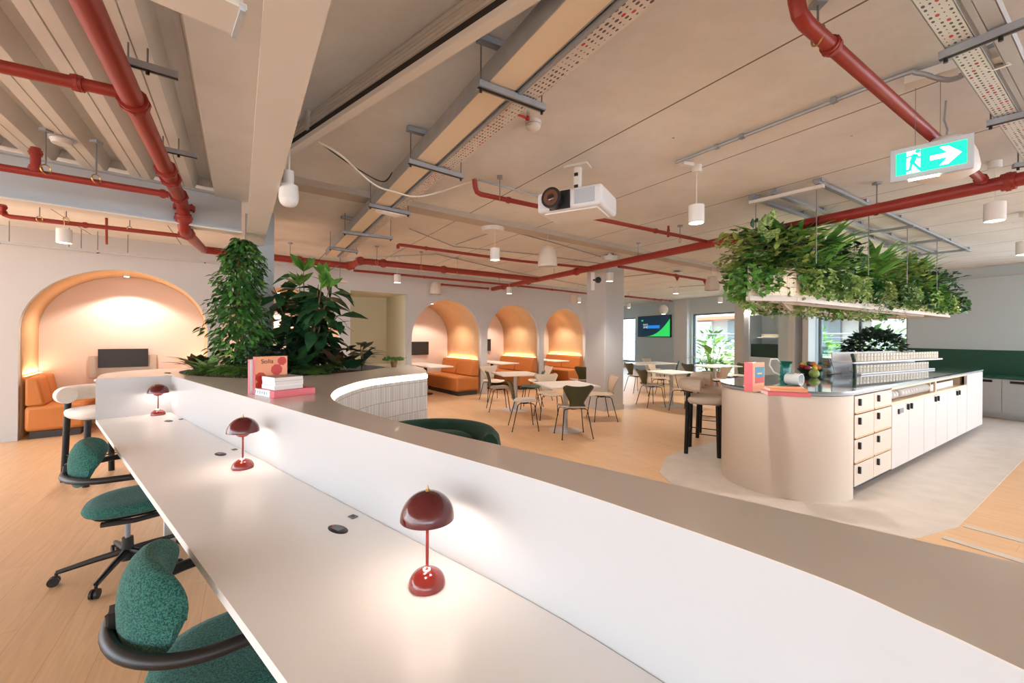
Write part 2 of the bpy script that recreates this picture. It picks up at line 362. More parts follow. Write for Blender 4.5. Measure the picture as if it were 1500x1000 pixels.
# grey vinyl area round the island and its inlaid stripes
gp = [P(1760, 560), P(1500, 671.6), P(1403.5, 772), P(1345, 788), P(1200, 800), P(1060, 770), P(1000, 725), P(966, 692), P(975, 670), P(1010, 655), P(1060, 645), P(1160, 628), P(1250, 622), P(1440, 612), P(1600, 628)]
struct(M().prism([(p.x, p.y) for p in gp], 0, .004).build('floor', 'vinyl', smooth=False))
for a, b in (((1412, 770), (1720, 852)), ((1382, 787), (1700, 885))):
    p, q = P(*a), P(*b); d = (q-p).normalized(); n = Vector((-d.y, d.x, 0))*.035
    m = M().prism([(p+n).to_2d(), (p-n).to_2d(), (q-n).to_2d(), (q+n).to_2d()], 0, .005); struct(m.build('trim_1', 'vinyl', smooth=False))
# main concrete ceiling: right of the white beam; metal deck bay left of it
bb = P(388, 0, 2.54); be = P(362, 333, 2.54); bdir = (be-bb).normalized()         # white beam, left edge
B0 = bb-bdir*6; CW = Vector((-3.9, 4.62, 0))                                          # beam end at column
I0 = P(0, 290, 2.54); I1 = P(350, 341, 2.54); idir = (I1-I0).normalized(); nrm1 = Vector((bdir.y, -bdir.x, 0))
IJ = I1+idir*.05
A0 = Vector((-6.8, 5.64, 0)); AD = Vector((6.05, 4.83, 0)).normalized(); AN = Vector((-AD.y, AD.x, 0))
def arc(s): return A0+AD*s
Iback = IJ-idir*6
ceil_main = [B0+nrm1*.08, IJ+nrm1*.05, IJ-idir*.0, Iback, Iback+Vector((-1.5,5,0)), (-4, 24, 0), (4.1, 24, 0), (10.45, 6.4, 0), (12, -9, 0), (-3, -9, 0)]
ceil_main = [Vector(p) for p in ceil_main]
struct(M().prism([(p.x, p.y) for p in ceil_main], ZC, ZC+.12).build('ceiling', 'ceiling', smooth=False))
# ribbed metal deck bay, ribs parallel to the white beam
m = M(); zt, zb = 3.02, 2.90; wv = -nrm1
prof = []; x = .0
while x < 7.5:
    prof += [(x, zt), (x+.10, zt), (x+.14, zb), (x+.19, zb), (x+.195, zb+.012), (x+.205, zb+.012), (x+.21, zb), (x+.26, zb), (x+.30, zt)]; x += .30
r0 = [B0+wv*px_+Vector((0,0,0)) for px_, _ in prof]
rows = []
for k in (0, 1):
    row = []
    for px_, z_ in prof:
        p = B0+wv*px_
        if k:                                     # end on the I-beam line
            # intersect p + t*bdir with line through Iback..IJ
            den = bdir.x*idir.y-bdir.y*idir.x; w = IJ-p; t = (w.x*idir.y-w.y*idir.x)/den
            p = p+bdir*(t-.0)
        row.append((p.x, p.y, z_))
    rows.append(row)
m.grid(rows); dk = struct(m.build('ceiling', 'deck', smooth=False, recalc=False))
so = dk.modifiers.new('s', 'SOLIDIFY'); so.thickness = .01; so.offset = 1
# flat strip between deck and white beam
struct(M().bar(B0+wv*.12+Vector((0,0,2.885-2.54)), IJ+wv*.1+Vector((0,0,2.885-2.54)), .3, .03).build('ceiling', 'deck', smooth=False))
# white beam (structure) with side web and flange
def ibeam(name, p, q, w, z0, z1, mt, tf=.018, mt2=None):
    p, q = Vector((p.x, p.y, 0)), Vector((q.x, q.y, 0)); m = M()
    m.bar(p+Vector((0,0,z0+tf/2)), q+Vector((0,0,z0+tf/2)), w, tf); m.bar(p+Vector((0,0,z1-tf/2)), q+Vector((0,0,z1-tf/2)), w, tf)
    m.bar(p+Vector((0,0,(z0+z1)/2)), q+Vector((0,0,(z0+z1)/2)), .02, z1-z0-2*tf); return struct(m.build(name, mt, smooth=False))
mid = nrm1*.085
eb = P(397, 362, 2.54)-nrm1*.085
ibeam('trim_2', B0+mid, be+mid+bdir*((eb-be-mid).dot(bdir)), .175, 2.54, ZC, 'beam')
ibeam('trim_3', Iback, I1+idir*.02, .12, 2.54, 2.9, 'steel')
m = M(); m.bar(Iback+Vector((0,0,-.006))-Vector((idir.y*-.0,0,0)), I1+idir*.02+Vector((0,0,-.006)), .15, .012); struct(m.build('trim_4', 'beam', smooth=False))
# second cross beam at the top of the view (cream underside, grey web)
c0 = P(180, 0, 2.54); c1 = P(348, 48, 2.54); cd = idir; nn = Vector((-cd.y, cd.x, 0))
c1 = P(350, 52, 2.54)
ibeam('trim_5', c1-cd*4-nn*.07, c1-nn*.07, .16, 2.54, 2.9, 'beam')
st = M(); st.bar(c1-nn*.07+Vector((0,0,.0))-cd*.02, c1-nn*.07-cd*.005, .17, .02); struct(st.build('trim_6', 'steel', smooth=False))
# steel column in the planter
col = D(379, 491, 4.95); cx, cy = col.x, col.y; rzb = ang(idir)
m = M(); R = Matrix.Rotation(rzb, 4, 'Z')
for s in (-1, 1): m.box(Vector((cx,cy,1.52))+(R @ Vector((0, s*.125, 0))), (.26, .018, 2.86), rz=rzb)
m.box((cx, cy, 1.52), (.016, .24, 2.86), rz=rzb)
struct(m.build('trim_7', 'steel', smooth=False))
# concrete downstand strip across the ceiling
p, q = P(430, 268, 2.92), P(1058, 395, 2.92); d = (q-p).normalized()
struct(M().bar(p-d*.3+Vector((0,0,.0)), q+d*2.2, .22, .06).build('trim_8', mat('downstand_grey', (188, 176, 164), .8), smooth=False))
# ---------------------------------------------------------------- arch wall
S = lambda px: None
def s_at(px, s_off=0):                     # distance along arch wall of a photo column
    u = (px-CX)/F; return (u*A0.y-A0.x)/(AD.x-u*AD.y)
def arch(s0, s1, apex, n=24, rise=None):
    c, r = (s0+s1)/2, (s1-s0)/2; rise = rise or r; zs = apex-rise
    return [(s0, 0)]+[(c-r*math.cos(PI*i/n), zs+rise*math.sin(PI*i/n)) for i in range(n+1)]+[(s1, 0)]
aps = [(s_at(27), s_at(304), 2.46, .95, .92), (s_at(322), s_at(498), 2.36, 1.2, None), (s_at(603), s_at(705), 2.34, 1.7, None), (s_at(714), s_at(790), 2.33, 1.66, None), (s_at(797), s_at(857), 2.31, 1.64, None)]
rec = (s_at(513), s_at(596.5), 2.40, 1.6)
send = s_at(872)
outer = [(-5, 0)]
for s0, s1, ap, dep, rise in aps[:2]: outer += arch(s0, s1, ap, rise=rise)
outer += [(rec[0], 0), (rec[0], rec[2]), (rec[1], rec[2]), (rec[1], 0)]
for s0, s1, ap, dep, rise in aps[2:]: outer += arch(s0, s1, ap, rise=rise)
outer += [(send, 0), (send, ZC), (-5, ZC)]
m = M().wallpoly(A0, A0+AD, .1, outer); struct(m.build('wall_arches', 'wall', smooth=False))
skirt = M(); e = [-5]+[v for a in aps[:2] for v in a[:2]]+[rec[0], rec[1]]+[v for a in aps[2:] for v in a[:2]]+[send]
for i in range(0, len(e), 2):
    a, b = arc(e[i]), arc(e[i+1]); skirt.bar(a-AN*.006+Vector((0,0,.05)), b-AN*.006+Vector((0,0,.05)), .012, .1)
struct(skirt.build('baseboard_arches', 'wall', smooth=False))
def frame_at(s, t, z=0): return arc(s)+AN*t+Vector((0, 0, z))
for i, (s0, s1, ap, dep, rise) in enumerate(aps):     # vault lining, back wall
    pr = arch(s0, s1, ap, n=32, rise=rise)
    rows = [[frame_at(s, t, z) for s, z in pr] for t in (.1, dep)]
    o = M().grid(rows).build('wall_vault', 'plaster', recalc=False, ang=60); struct(o)
    so = o.modifiers.new('s', 'SOLIDIFY'); so.thickness = .02; so.offset = 0
    m = M(); m.add([frame_at(s, t, z) for t in (dep, dep+.03) for s, z in ((s0-.1, 0), (s1+.1, 0), (s1+.1, ap+.1), (s0-.1, ap+.1))], [(0,1,2,3),(4,7,6,5),(0,4,5,1),(1,5,6,2),(2,6,7,3),(3,7,4,0)])
    struct(m.build('wall_alcove', 'alcove', smooth=False))
# recess: pale plaster corridor mouth with an angled wall
m = M(); s0, s1, ap, dep = rec
pts = [frame_at(s0, .1), frame_at(s0, dep), frame_at(s1, dep*.75), frame_at(s1, .1)]
for a, b in ((0, 1), (1, 2), (2, 3)):
    m.bar(pts[a]+Vector((0,0,ap/2)), pts[b]+Vector((0,0,ap/2)), .03, ap)
m.add([p+Vector((0,0,z)) for z in (ap, ap+.03) for p in pts], [(0,1,2,3),(7,6,5,4),(0,4,5,1),(1,5,6,2),(2,6,7,3),(3,7,4,0)])
struct(m.build('wall_recess', 'plasy', smooth=False))
# arch wall return
m = M().bar(arc(send)+Vector((0,0,ZC/2)), arc(send)+AN*5+Vector((0,0,ZC/2)), .1, ZC); struct(m.build('wall_return', 'wall', smooth=False))
# ---------------------------------------------------------------- window wall and kitchen wall, one long line
W0 = Vector((9.6, 8.09, 0)); WD = Vector((-.3386, .9409, 0)); WN = Vector((.9409, .3386, 0))
def w_at(px):
    u = (px-CX)/F; return (u*W0.y-W0.x)/(WD.x-u*WD.y)
def wl(s, t=0, z=0): return W0+WD*s+WN*t+Vector((0, 0, z))
k0 = w_at(1329); wins = [(w_at(1329), w_at(1196), .75, 2.35), (w_at(1082), w_at(1013), .06, 2.36), (w_at(930), w_at(899), .3, 2.36)]
outer = [(-1.6, 0), (14, 0), (14, ZC), (-1.6, ZC)]
holes = [[(a, z0), (b, z0), (b, z1), (a, z1)] for a, b, z0, z1 in wins]
al = (w_at(1146), w_at(1098), .86, 2.2)
holes.append([(al[0], al[2]), (al[1], al[2]), (al[1], al[3]), (al[0], al[3])])
m = M().wallpoly(W0, W0+WD, -.25, outer, holes); struct(m.build('wall_windows', 'wallb', smooth=False))
# alcove behind the serving hatch
m = M(); a, b = al[0], al[1]
m.bar(wl(a, .55, 1.53), wl(b, .55, 1.53), .02, 1.34); m.bar(wl(a-.01, .25, 1.53), wl(a-.01, .55, 1.53), .02, 1.34); m.bar(wl(b+.01, .25, 1.53), wl(b+.01, .55, 1.53), .02, 1.34); m.bar(wl(a, .4, 2.21), wl(b, .4, 2.21), .32, .02)
struct(m.build('wall_niche', 'wallb', smooth=False))
m = M().bar(wl(a, .3, 1.07), wl(b, .3, 1.07), .48, .42); struct(m.build('niche_counter', 'darkg', smooth=False))  # dark green kitchen counter built into the niche
t = thing('niche_shelf', 'pale shelf with rough white edge in the wall niche', 'shelf', wl((a+b)/2, .38, 1.5))
M().box((0,0,-.01), (b-a-.05, .2, .02), rz=ang(WD)).build('board', 'white', t)
M().box((0,0,.05), (b-a-.3, .08, .1), rz=ang(WD)).build('linen_row', 'plasy', t)
# wall piers, reveals
for px0, px1, dep, mt in ((1083, 1097, .22, 'wall'), (1147, 1165, .2, 'wallb'), (1165, 1175, .3, 'white'), (1187, 1195, .3, 'white'), (992, 1011, .16, 'white')):
    a, b = w_at(px0), w_at(px1); m = M().bar(wl(a, -dep/2, ZC/2), wl(b, -dep/2, ZC/2), dep, ZC); struct(m.build('wall_pier', mt, smooth=False))
# windows: frame + pane
for i, (a, b, z0, z1) in enumerate(wins):
    m = M(); zc = (z0+z1)/2
    nm = 3 if i == 0 else 2
    for k in range(nm):
        s = a+(b-a)*k/(nm-1); s += .03 if k == 0 else (-.03 if k == nm-1 else 0)
        m.bar(wl(s-.03, .12, zc), wl(s+.03, .12, zc), .06, z1-z0)
    for z in (z0+.03, z1-.03): m.bar(wl(a, .12, z), wl(b, .12, z), .06, .06)
    fr = struct(m.build('window_%d' % (i+1), 'winf', smooth=False))
    g = M().bar(wl(a+.06, .12, zc), wl(b-.06, .12, zc), .008, z1-z0-.12).build('pane', 'pane', smooth=False); g.parent = fr
# green splashback, ledge line
s0, s1 = -1.6, w_at(1330)
struct(M().bar(wl(s0, -.008, 1.03), wl(s1, -.008, 1.03), .016, .49).build('trim_9', 'greent', smooth=False))
struct(M().bar(wl(s0, -.03, 2.74), wl(4.4, -.03, 2.74), .06, .02).build('trim_10', 'wall', smooth=False))
# unseen wall added behind the camera to block light, with window band for reflections
m = M(); yb = -8.8
m.box((0, yb, .4), (24, .15, .8)); m.box((0, yb, 2.7), (24, .15, .5))
for k in range(17): m.box((-12+k*1.5, yb, 1.6), (.25, .15, 1.7))
struct(m.build('wall_behind_blocker', 'wallb', smooth=False))
# far closing wall
struct(M().bar(wl(14, 0, ZC/2), wl(14, -9, ZC/2), .1, ZC).build('wall_far', 'wallb', smooth=False))
# round white column by the tables
c = P(891, 603, 0); c += Vector((0, .2, 0))
m = M()
m.box((c.x+.01, c.y+.19, ZC/2), (.54, .54, ZC), rz=math.radians(33)); struct(m.build('wall_column', 'wall', smooth=False, bevel=.02))
m = M().box((c.x+.01, c.y+.19, .05), (.56, .56, .1), rz=math.radians(33)); struct(m.build('baseboard_column', 'wall', smooth=False))
# ---------------------------------------------------------------- outside the windows
struct(M().prism([wl(-2,.3).to_2d(), wl(-2,16).to_2d(), wl(20,16).to_2d(), wl(20,.3).to_2d()], -.12, -.02).build('floor', 'deckt', smooth=False))
ty = 6.5
t = thing('neighbour_building', 'cream building with red awning seen through the far windows', 'building', wl(6, ty, 0))
def q(s, tt, z): return wl(s, tt, z)-Vector(t.location)
M().bar(q(-4, ty+.2, 2.6), q(19, ty+.2, 2.6), .3, 5.4).build('wall', 'bgrey', t, smooth=False)
M().bar(q(-4, ty-.1, .55), q(19, ty-.1, .55), .3, .5).build('parapet', 'bfac', t, smooth=False)
M().bar(q(-4, ty-.35, 2.5), q(19, ty-.35, 2.5), .9, .16).build('awning', 'awn', t, smooth=False)
M().bar(q(-4, ty-.1, 3.3), q(19, ty-.1, 3.3), .3, 1.4).build('fascia', 'bfac', t, smooth=False)
for k in range(9):
    s = -2+k*2.2; M().bar(q(s, ty, 1.6), q(s+1.1, ty, 1.6), .12, 1.5).build('window', 'white' if k % 2 else 'winf', t, smooth=False)
rt = thing('terrace_railing', 'thin grey metal railing on the terrace outside the windows', 'railing', wl(6, 2.4, 0))
for z in (1.62, 1.5, 1.35, 1.2): M().cyl(wl(-2, 2.4, z)-rt.location, wl(18, 2.4, z)-rt.location, .02 if z > 1.6 else .008, n=6).build('rail', 'rail', rt)
for k in range(11): M().cyl(wl(-2+k*2, 2.4, 0)-rt.location, wl(-2+k*2, 2.4, 1.6)-rt.location, .02, n=6).build('post', 'rail', rt)
# ================================================================= LONG DESK AND PLANTER BAR
ZL = 1.103; ZD = .76
def smoothpts(pts, k=4, closed=False):
    pts = [Vector(p) for p in pts]; out = []; n = len(pts)
    for i in range(n-1 if not closed else n):
        p0, p1, p2, p3 = pts[max(i-1, 0) if not closed else (i-1) % n], pts[i], pts[(i+1) % n], pts[min(i+2, n-1) if not closed else (i+2) % n]
        for j in range(k):
            t = j/k; out.append(.5*((2*p1)+(-p0+p2)*t+(2*p0-5*p1+4*p2-p3)*t*t+(-p0+3*p1-3*p2+p3)*t**3))
    if not closed: out.append(pts[-1])
    return out
inner = [P(251, 549.6, ZL), P(379, 586.2, ZL), P(582.7, 644, ZL), P(780, 700, ZL)]
inner += [P(972, 998, ZD)*1.0, P(1200, 844.9, ZL), P(1350, 911, ZL), P(1500, 980.6, ZL)]
inner = [Vector((p.x, p.y, 0)) for p in inner]
e = (inner[-1]-inner[-2]).normalized(); inner += [inner[-1]+Vector((e.x, e.y-.1, 0))*.5, inner[-1]+Vector((e.x, e.y-.15, 0))*1.3]
inner = smoothpts(inner, 4)
endo = P(140, 553.6, ZL); endd = P(140, 614.4, ZD); endp = Vector((endd.x, endd.y, 0))
back = [P(148, 548.5, ZL), P(168, 545, ZL), P(200, 542.3, ZL), P(248, 539.6, ZL), P(286, 538, ZL)]
far = [Vector((-3.1, 5.15, 0)), Vector((-2.5, 5.6, 0)), Vector((-1.9, 5.65, 0)), P(592, 533.5, ZL), P(613, 537, ZL), P(623, 541.5, ZL), P(625, 546, ZL)]
conc = [P(580, 550.5, ZL), P(535, 556.5, ZL), P(499, 567, ZL), P(486, 576, ZL), P(486.5, 583, ZL), P(497, 591, ZL), P(520, 599, ZL)]
outr = [P(595, 620.5, ZL), P(780, 662, ZL), P(1296.8, 780, ZL), P(1500, 826, ZL)]
e2 = (outr[-1]-outr[-2]).normalized(); outr.append(outr[-1]+e2*1.6)
curve_ = smoothpts([Vector((p.x, p.y, 0)) for p in [endp]+back+far], 4)
concs = smoothpts([Vector((p.x, p.y, 0)) for p in [far[-1]]+conc+outr[:2]], 5)
outline = curve_[:-1]+concs+[Vector((p.x, p.y, 0)) for p in outr[2:]]+inner[::-1]
def xy(l): return [(p.x, p.y) for p in l]
hole = smoothpts([P(264, 547, ZL), P(288, 550.5, ZL), P(325, 552.6, ZL), P(378, 553.6, ZL), P(430, 551.2, ZL), P(514, 545, ZL), P(550, 540.3, ZL), Vector((-1.55, 5.0, 0)), Vector((-1.95, 5.35, 0)), Vector((-2.6, 5.3, 0)), Vector((-3.3, 4.85, 0)), Vector((-3.5, 4.4, 0))], 3, True)
bar = thing('planter_bar', 'long white divider with grey ledge, curved tiled end and sunken planting bed', 'divider', (0, 0, 0))
M().prism(xy(outline), ZL-.003, ZL, [xy(hole)]).build('ledge_top', 'ledge', bar, ang=30)
# body: wall strip under the ledge
lowc = [inner[0]+Vector((.02,.02,0))]+[p for p in curve_ if p.y > 4.32]
lowout = lowc[:-1]+concs+[Vector((p.x, p.y, 0)) for p in outr[2:]]+inner[::-1][:-1]
M().prism(xy(lowout), 0, ZD-.03, [xy(hole)]).build('base', 'white', bar, ang=30)
body = M().prism(xy(outline), ZD-.03, ZL-.003, [xy(hole)]); o = body.build('body', 'white', bar, ang=30)
tile_line = concs[:26]; rows = []; L = 0
def offset(line, dd):
    out = []
    for i, p in enumerate(line):
        a, b = line[max(i-1, 0)], line[min(i+1, len(line)-1)]; t = (b-a).normalized(); out.append(p+Vector((-t.y, t.x, 0))*dd)
    return out
tl = offset(tile_line, .012)
if (tl[5]-Vector((-.3, 3.2, 0))).length > (tile_line[5]-Vector((-.3, 3.2, 0))).length: tl = offset(tile_line, -.012)
m = M(); m.grid([[Vector((p.x, p.y, z)) for p in tl] for z in (0, ZL-.06)])
o = m.build('tile_cladding', 'tiles', bar, recalc=False, ang=80); uvl = o.data.uv_layers.new(name='UVMap')
ln = [0]
for i in range(1, len(tl)): ln.append(ln[-1]+(tl[i]-tl[i-1]).length)
for lp in o.data.loops:
    vi = lp.vertex_index; uvl.data[lp.index].uv = (ln[vi % len(tl)], 0 if vi < len(tl) else ZL-.06)
m = M(); m.grid([[Vector((p.x, p.y, z)) for p in offset(tl, 0)] for z in (ZL-.05, ZL-.014)]); m.build('led_strip', 'glow2', bar, recalc=False)
M().prism(xy([Vector((p.x, p.y, 0)) for p in hole]), ZL-.12, ZL-.07).build('soil', 'soil', bar)
# desk
dfront = [Vector((endd.x, endd.y, 0)), P(421.7, 1000, ZD)]; dfront[1].z = 0; dd = (dfront[1]-dfront[0]).normalized(); dfront.append(dfront[1]+dd*1.6)
inn = [p for p in inner]
desk = thing('desk', 'long white shared worktop running along the white divider', 'desk', (0, 0, 0))
dpoly = [dfront[0], dfront[2]]+[inner[-1]]+inner[::-1]
M().prism(xy([p+(Vector((0,0,0)) if i < 2 else -N3*.003) for i, p in enumerate(dpoly)]), ZD-.03, ZD).build('worktop', 'desk', desk, smooth=False)
for k in (.2, .5): 
    a = dfront[0]+(dfront[2]-dfront[0])*k+N3*.27; b = a+N3*.16; M().bar(a+Vector((0,0,.365)), b+Vector((0,0,.365)), .04, .73).build('support_panel', 'white', desk, smooth=False)
# end panel closing the desk, from desk corner to inner corner, rises to the ledge
ec = Vector((inner[0].x, inner[0].y, 0))
# ---------------------------------------------------------------- sockets on the worktop
def socket(px, py, z, lbl, r=.052, usb=True, rz=-.6, pu=None):
    p = P(px, py, z); t = thing('power_socket', lbl, 'socket', (p.x, p.y, z), rz, 'flush power sockets')
    T = Matrix.Diagonal((1.0, .5, 1, 1)); m = M().lathe([(0, .004), (r*.8, .004), (r, .001), (r, 0), (0, 0)], T=T); m.build('plate', 'black', t)
    M().box((0, 0, .005), (r*.9, r*.5, .003)).build('outlet', 'grey', t); M().box((-.03, 0, .0055), (.008, .006, .003)).build('switch', 'redb', t)
    if usb:
        p = P(pu[0], pu[1], z); u = thing('usb_socket', lbl.replace('black oval power socket', 'square charging port'), 'socket', (p.x, p.y, z), rz, 'charging ports')
        M().box((0, 0, .002), (.034, .026, .004), rz=0).build('plate', 'grey', u, bevel=.001); M().box((0, 0, .0045), (.016, .008, .001)).build('slot', 'black', u)
socket(495, 775, ZD, 'black oval power socket in the worktop nearest the front red lamp', pu=(517, 757))
socket(323, 665, ZD, 'black oval power socket in the worktop left of the middle red lamp', pu=(343.5, 658.5))
socket(247, 616.5, ZD, 'black oval power socket in the worktop below the farthest red lamp', pu=(265, 614))
socket(245.5, 546.3, ZL, 'black oval power socket on the ledge top by the planting bed', usb=False)
# ---------------------------------------------------------------- mushroom lamps
def lamp(px, py, lbl):
    p = P(px, py, ZD); t = thing('table_lamp', lbl, 'lamp', (p.x, p.y, ZD), 0, 'red mushroom lamps on the worktop')
    n = 14
    M().lathe([(.0, 0), (.052, 0), (.054, .004)]+[(.054*math.cos(a*PI/2/10), .006+.045*math.sin(a*PI/2/10)) for a in range(11)], n=40).build('base', 'burg2', t, ang=60)
    M().cyl((0,0,.045), (0,0,.20), .0048).build('stem', 'burg2', t)
    M().lathe([(.0, .1705)]+[(.041*math.sin(a*PI/2/8), .205-.036*math.cos(a*PI/2/8)) for a in range(1, 9)]+[(.034, .205), (.03, .195), (0, .19)], n=36).build('diffuser', 'burg2', t, ang=60)
    sh = [(.079*math.cos(a*PI/2/n), .199+.080*math.sin(a*PI/2/n)) for a in range(n+1)]; shi = [(.077*math.cos(a*PI/2/n), .2+.077*math.sin(a*PI/2/n)) for a in range(n, -1, -1)]
    M().lathe(sh+shi+[sh[0]], n=48).build('lamp_shade', 'burg', t, ang=60)
    M().cyl((0,0,.278), (0,0,.284), .006, .006).cyl((0,0,.284), (0,0,.295), .0035, .002).build('finial', 'brass', t)
    M().tube([(.009*math.cos(a), .009*math.sin(a)-.006, .0515) for a in [2*PI*i/16 for i in range(16)]], .0016, 6, True).build('touch_ring', 'lampglow', t)
    b = M().lathe([(.018, .222), (.026, .214), (.0, .21)], n=16).build('bulb', 'lampglow', t)
    L = bpy.data.lights.new('lamp_light', 'POINT'); L.energy = .55; L.color = (1, .86, .72); L.shadow_soft_size = .02
    for hz in [(.055*math.cos(a), .055*math.sin(a), .212) for a in (.3, 2.4, 4.5)]:
        l = bpy.data.objects.new('lamp_light', L); C.objects.link(l); l.parent = t; l.location = hz
    return t
lamp(625.5, 857, 'red mushroom lamp on the worktop, nearest and largest')
lamp(355.5, 685, 'red mushroom lamp in the middle of the worktop')
lamp(231.5, 607.6, 'smallest, farthest red mushroom lamp near the desk end')
# ================================================================= OFFICE CHAIRS
def office_chair(base, rz, lbl):
    t = thing('office_chair', lbl, 'chair', (base.x, base.y, 0), rz, 'green task chairs at the desk')   # faces +x
    m = M(); m.cyl((0,0,.06), (0,0,.2), .036, .028)
    m.build('hub', 'black', t)
    M().cyl((0,0,.19), (0,0,.36), .014).build('gas_lift', 'galv', t)
    for k in range(5):
        a = 2*PI*k/5+.6; c, s = math.cos(a), math.sin(a); tip = Vector((c*.31, s*.31, .075))
        m = M(); m.tube([(c*.02, s*.02, .115), (c*.15, s*.15, .1), tuple(tip)], [.021, .018, .013], 8); leg = m.build('leg', 'black', t)
        m = M(); m.cyl(tip, tip-Vector((0,0,.03)), .008)
        for sd in (-1, 1):
            n = Vector((-s, c, 0))*.014*sd; m.cyl(tip+Vector((c*.01, s*.01, -.047))+n*.4, tip+Vector((c*.01, s*.01, -.047))+n*1.3, .027, n=14)
        cs = m.build('caster', 'black', leg)
    # seat cushion: rounded super-ellipse
    def cushion(cx, cy, cz, rx, ry, h, n=32):
        prof = [(0, -h/2), (.82, -h/2), (.95, -h*.3), (1, 0), (.96, h*.28), (.8, h*.46), (.5, h*.5), (0, h*.47)]; rows = []
        for r, z in prof: rows.append([Vector((cx+rx*r*math.copysign(abs(math.cos(a))**.8, math.cos(a)), cy+ry*r*math.copysign(abs(math.sin(a))**.8, math.sin(a)), cz+z+(.012*(r*math.sin(a))**2))) for a in [2*PI*i/n for i in range(n+1)]])
        return M().grid(rows)
    cushion(.03, 0, .425, .235, .24, .075).build('seat', 'tealf', t, ang=80)
    cushion(.03, 0, .378, .19, .2, .025).build('seat_shell', 'black', t, ang=80)
    M().tube([(-.1, -.17, .365), (.05, -.2, .365), (.2, -.16, .365)], .016).tube([(-.1, .17, .365), (.05, .2, .365), (.2, .16, .365)], .016).box((.02, 0, .355), (.16, .1, .03)).build('mechanism', 'black', t)
    # curved arm ring around the back
    pts = []
    for i in range(25):
        a = -PI/2-PI*i/24; pts.append(Vector((-.03+.25*math.cos(a), -.29*math.sin(a)*-1, .655)))
    pts = [Vector((.2, -.17, .37)), Vector((.24, -.24, .5)), Vector((.2, -.275, .62)), Vector((.1, -.285, .65))]+pts+[Vector((.1, .285, .65)), Vector((.2, .275, .62)), Vector((.24, .24, .5)), Vector((.2, .17, .37))]
    M().tube(pts, .0185, 12).build('arm_ring', 'black', t, ang=80)
    M().tube([(-.27, 0, .62), (-.272, 0, .7)], [.016, .014]).box((-.262, 0, .67), (.03, .05, .09)).build('back_support', 'black', t)
    # backrest: kidney pad curved around the sitter, top leaning forward and thick
    rows = []; nu, nv = 22, 20
    for i in range(nu+1):
        u = math.sin(PI*(i/nu-.5)); row = []
        for j in range(nv+1):
            a = 2*PI*j/nv; e = max(0, 1-abs(u)**3.2)**.5
            z = .135*math.sin(a)*e; th = .05*math.cos(a)*e
            x = -.215+.085*u*u+th*(1+.25*math.sin(a)); y = .205*u*(1-.04*math.sin(a))
            row.append(Vector((x+.015*math.sin(a), y, .715+z)))
        rows.append(row)
    M().grid(rows).build('backrest', 'tealf', t, ang=80)
    return t
office_chair(Vector((-2.44, 2.61, 0)), math.radians(38), 'green boucle task chair farther along the desk, whole base and casters showing')
office_chair(Vector((-.93, 1.345, 0)), math.radians(42), 'green boucle task chair nearest the camera, cut off by the frame')
# ================================================================= BAR STOOLS
def bar_stool(loc, rz, lbl, fab='boucle'):
    t = thing('bar_stool', lbl, 'stool', (loc[0], loc[1], 0), rz, 'boucle bar stools')    # faces +x
    for sx in (-1, 1):
        for sy in (-1, 1):
            m = M().cyl((sx*.19, sy*.19, 0), (sx*.17, sy*.17, .64 if sx > 0 else .84), .026, .026, 16); m.build('leg', 'blackm', t)
    pts = [(.185, -.185, .27), (.185, .185, .27), (-.185, .185, .27), (-.185, -.185, .27)]
    M().tube(pts, .006, 8, True).build('foot_rail', 'blackm', t)
    rows = []
    for r, z in [(0, -.045), (.88, -.045), (.98, -.02), (1, .01), (.96, .035), (.8, .05), (0, .052)]:
        rows.append([Vector((.0+.235*r*math.copysign(abs(math.cos(a))**.6, math.cos(a)), .23*r*math.copysign(abs(math.sin(a))**.6, math.sin(a)), .69+z)) for a in [2*PI*i/32 for i in range(33)]])
    M().grid(rows).build('seat', fab, t, ang=80)
    pts = [Vector((-.02+.2*math.cos(a)-.02, .24*math.sin(a), .88)) for a in [math.radians(85+190*i/18) for i in range(19)]]
    m = M().tube(pts, .078, 18); m.build('backrest', fab, t, ang=50)
    m = M()
    for k, d_ in ((0, 1), (-1, -2)):
        e = (pts[0]-pts[1]).normalized() if k == 0 else (pts[-1]-pts[-2]).normalized(); m.tube([pts[k]+e*.001+(e.cross(Vector((0,0,1)))*math.cos(a)+Vector((0,0,1))*math.sin(a))*.062 for a in [2*PI*i/20 for i in range(20)]], .003, 6, True)
        m.build('piping', fab, t); m = M()
    return t
bs = bar_stool((-4.24, 4.22), math.radians(-20), 'cream bar stool with black legs behind the desk end')
bar_stool((2.50, 5.32), math.radians(-30), 'beige bar stool nearest the rounded island end', 'boucleb')
bar_stool((3.02, 6.15), math.radians(-30), 'beige bar stool behind the nearest one at the island, half hidden', 'boucleb')
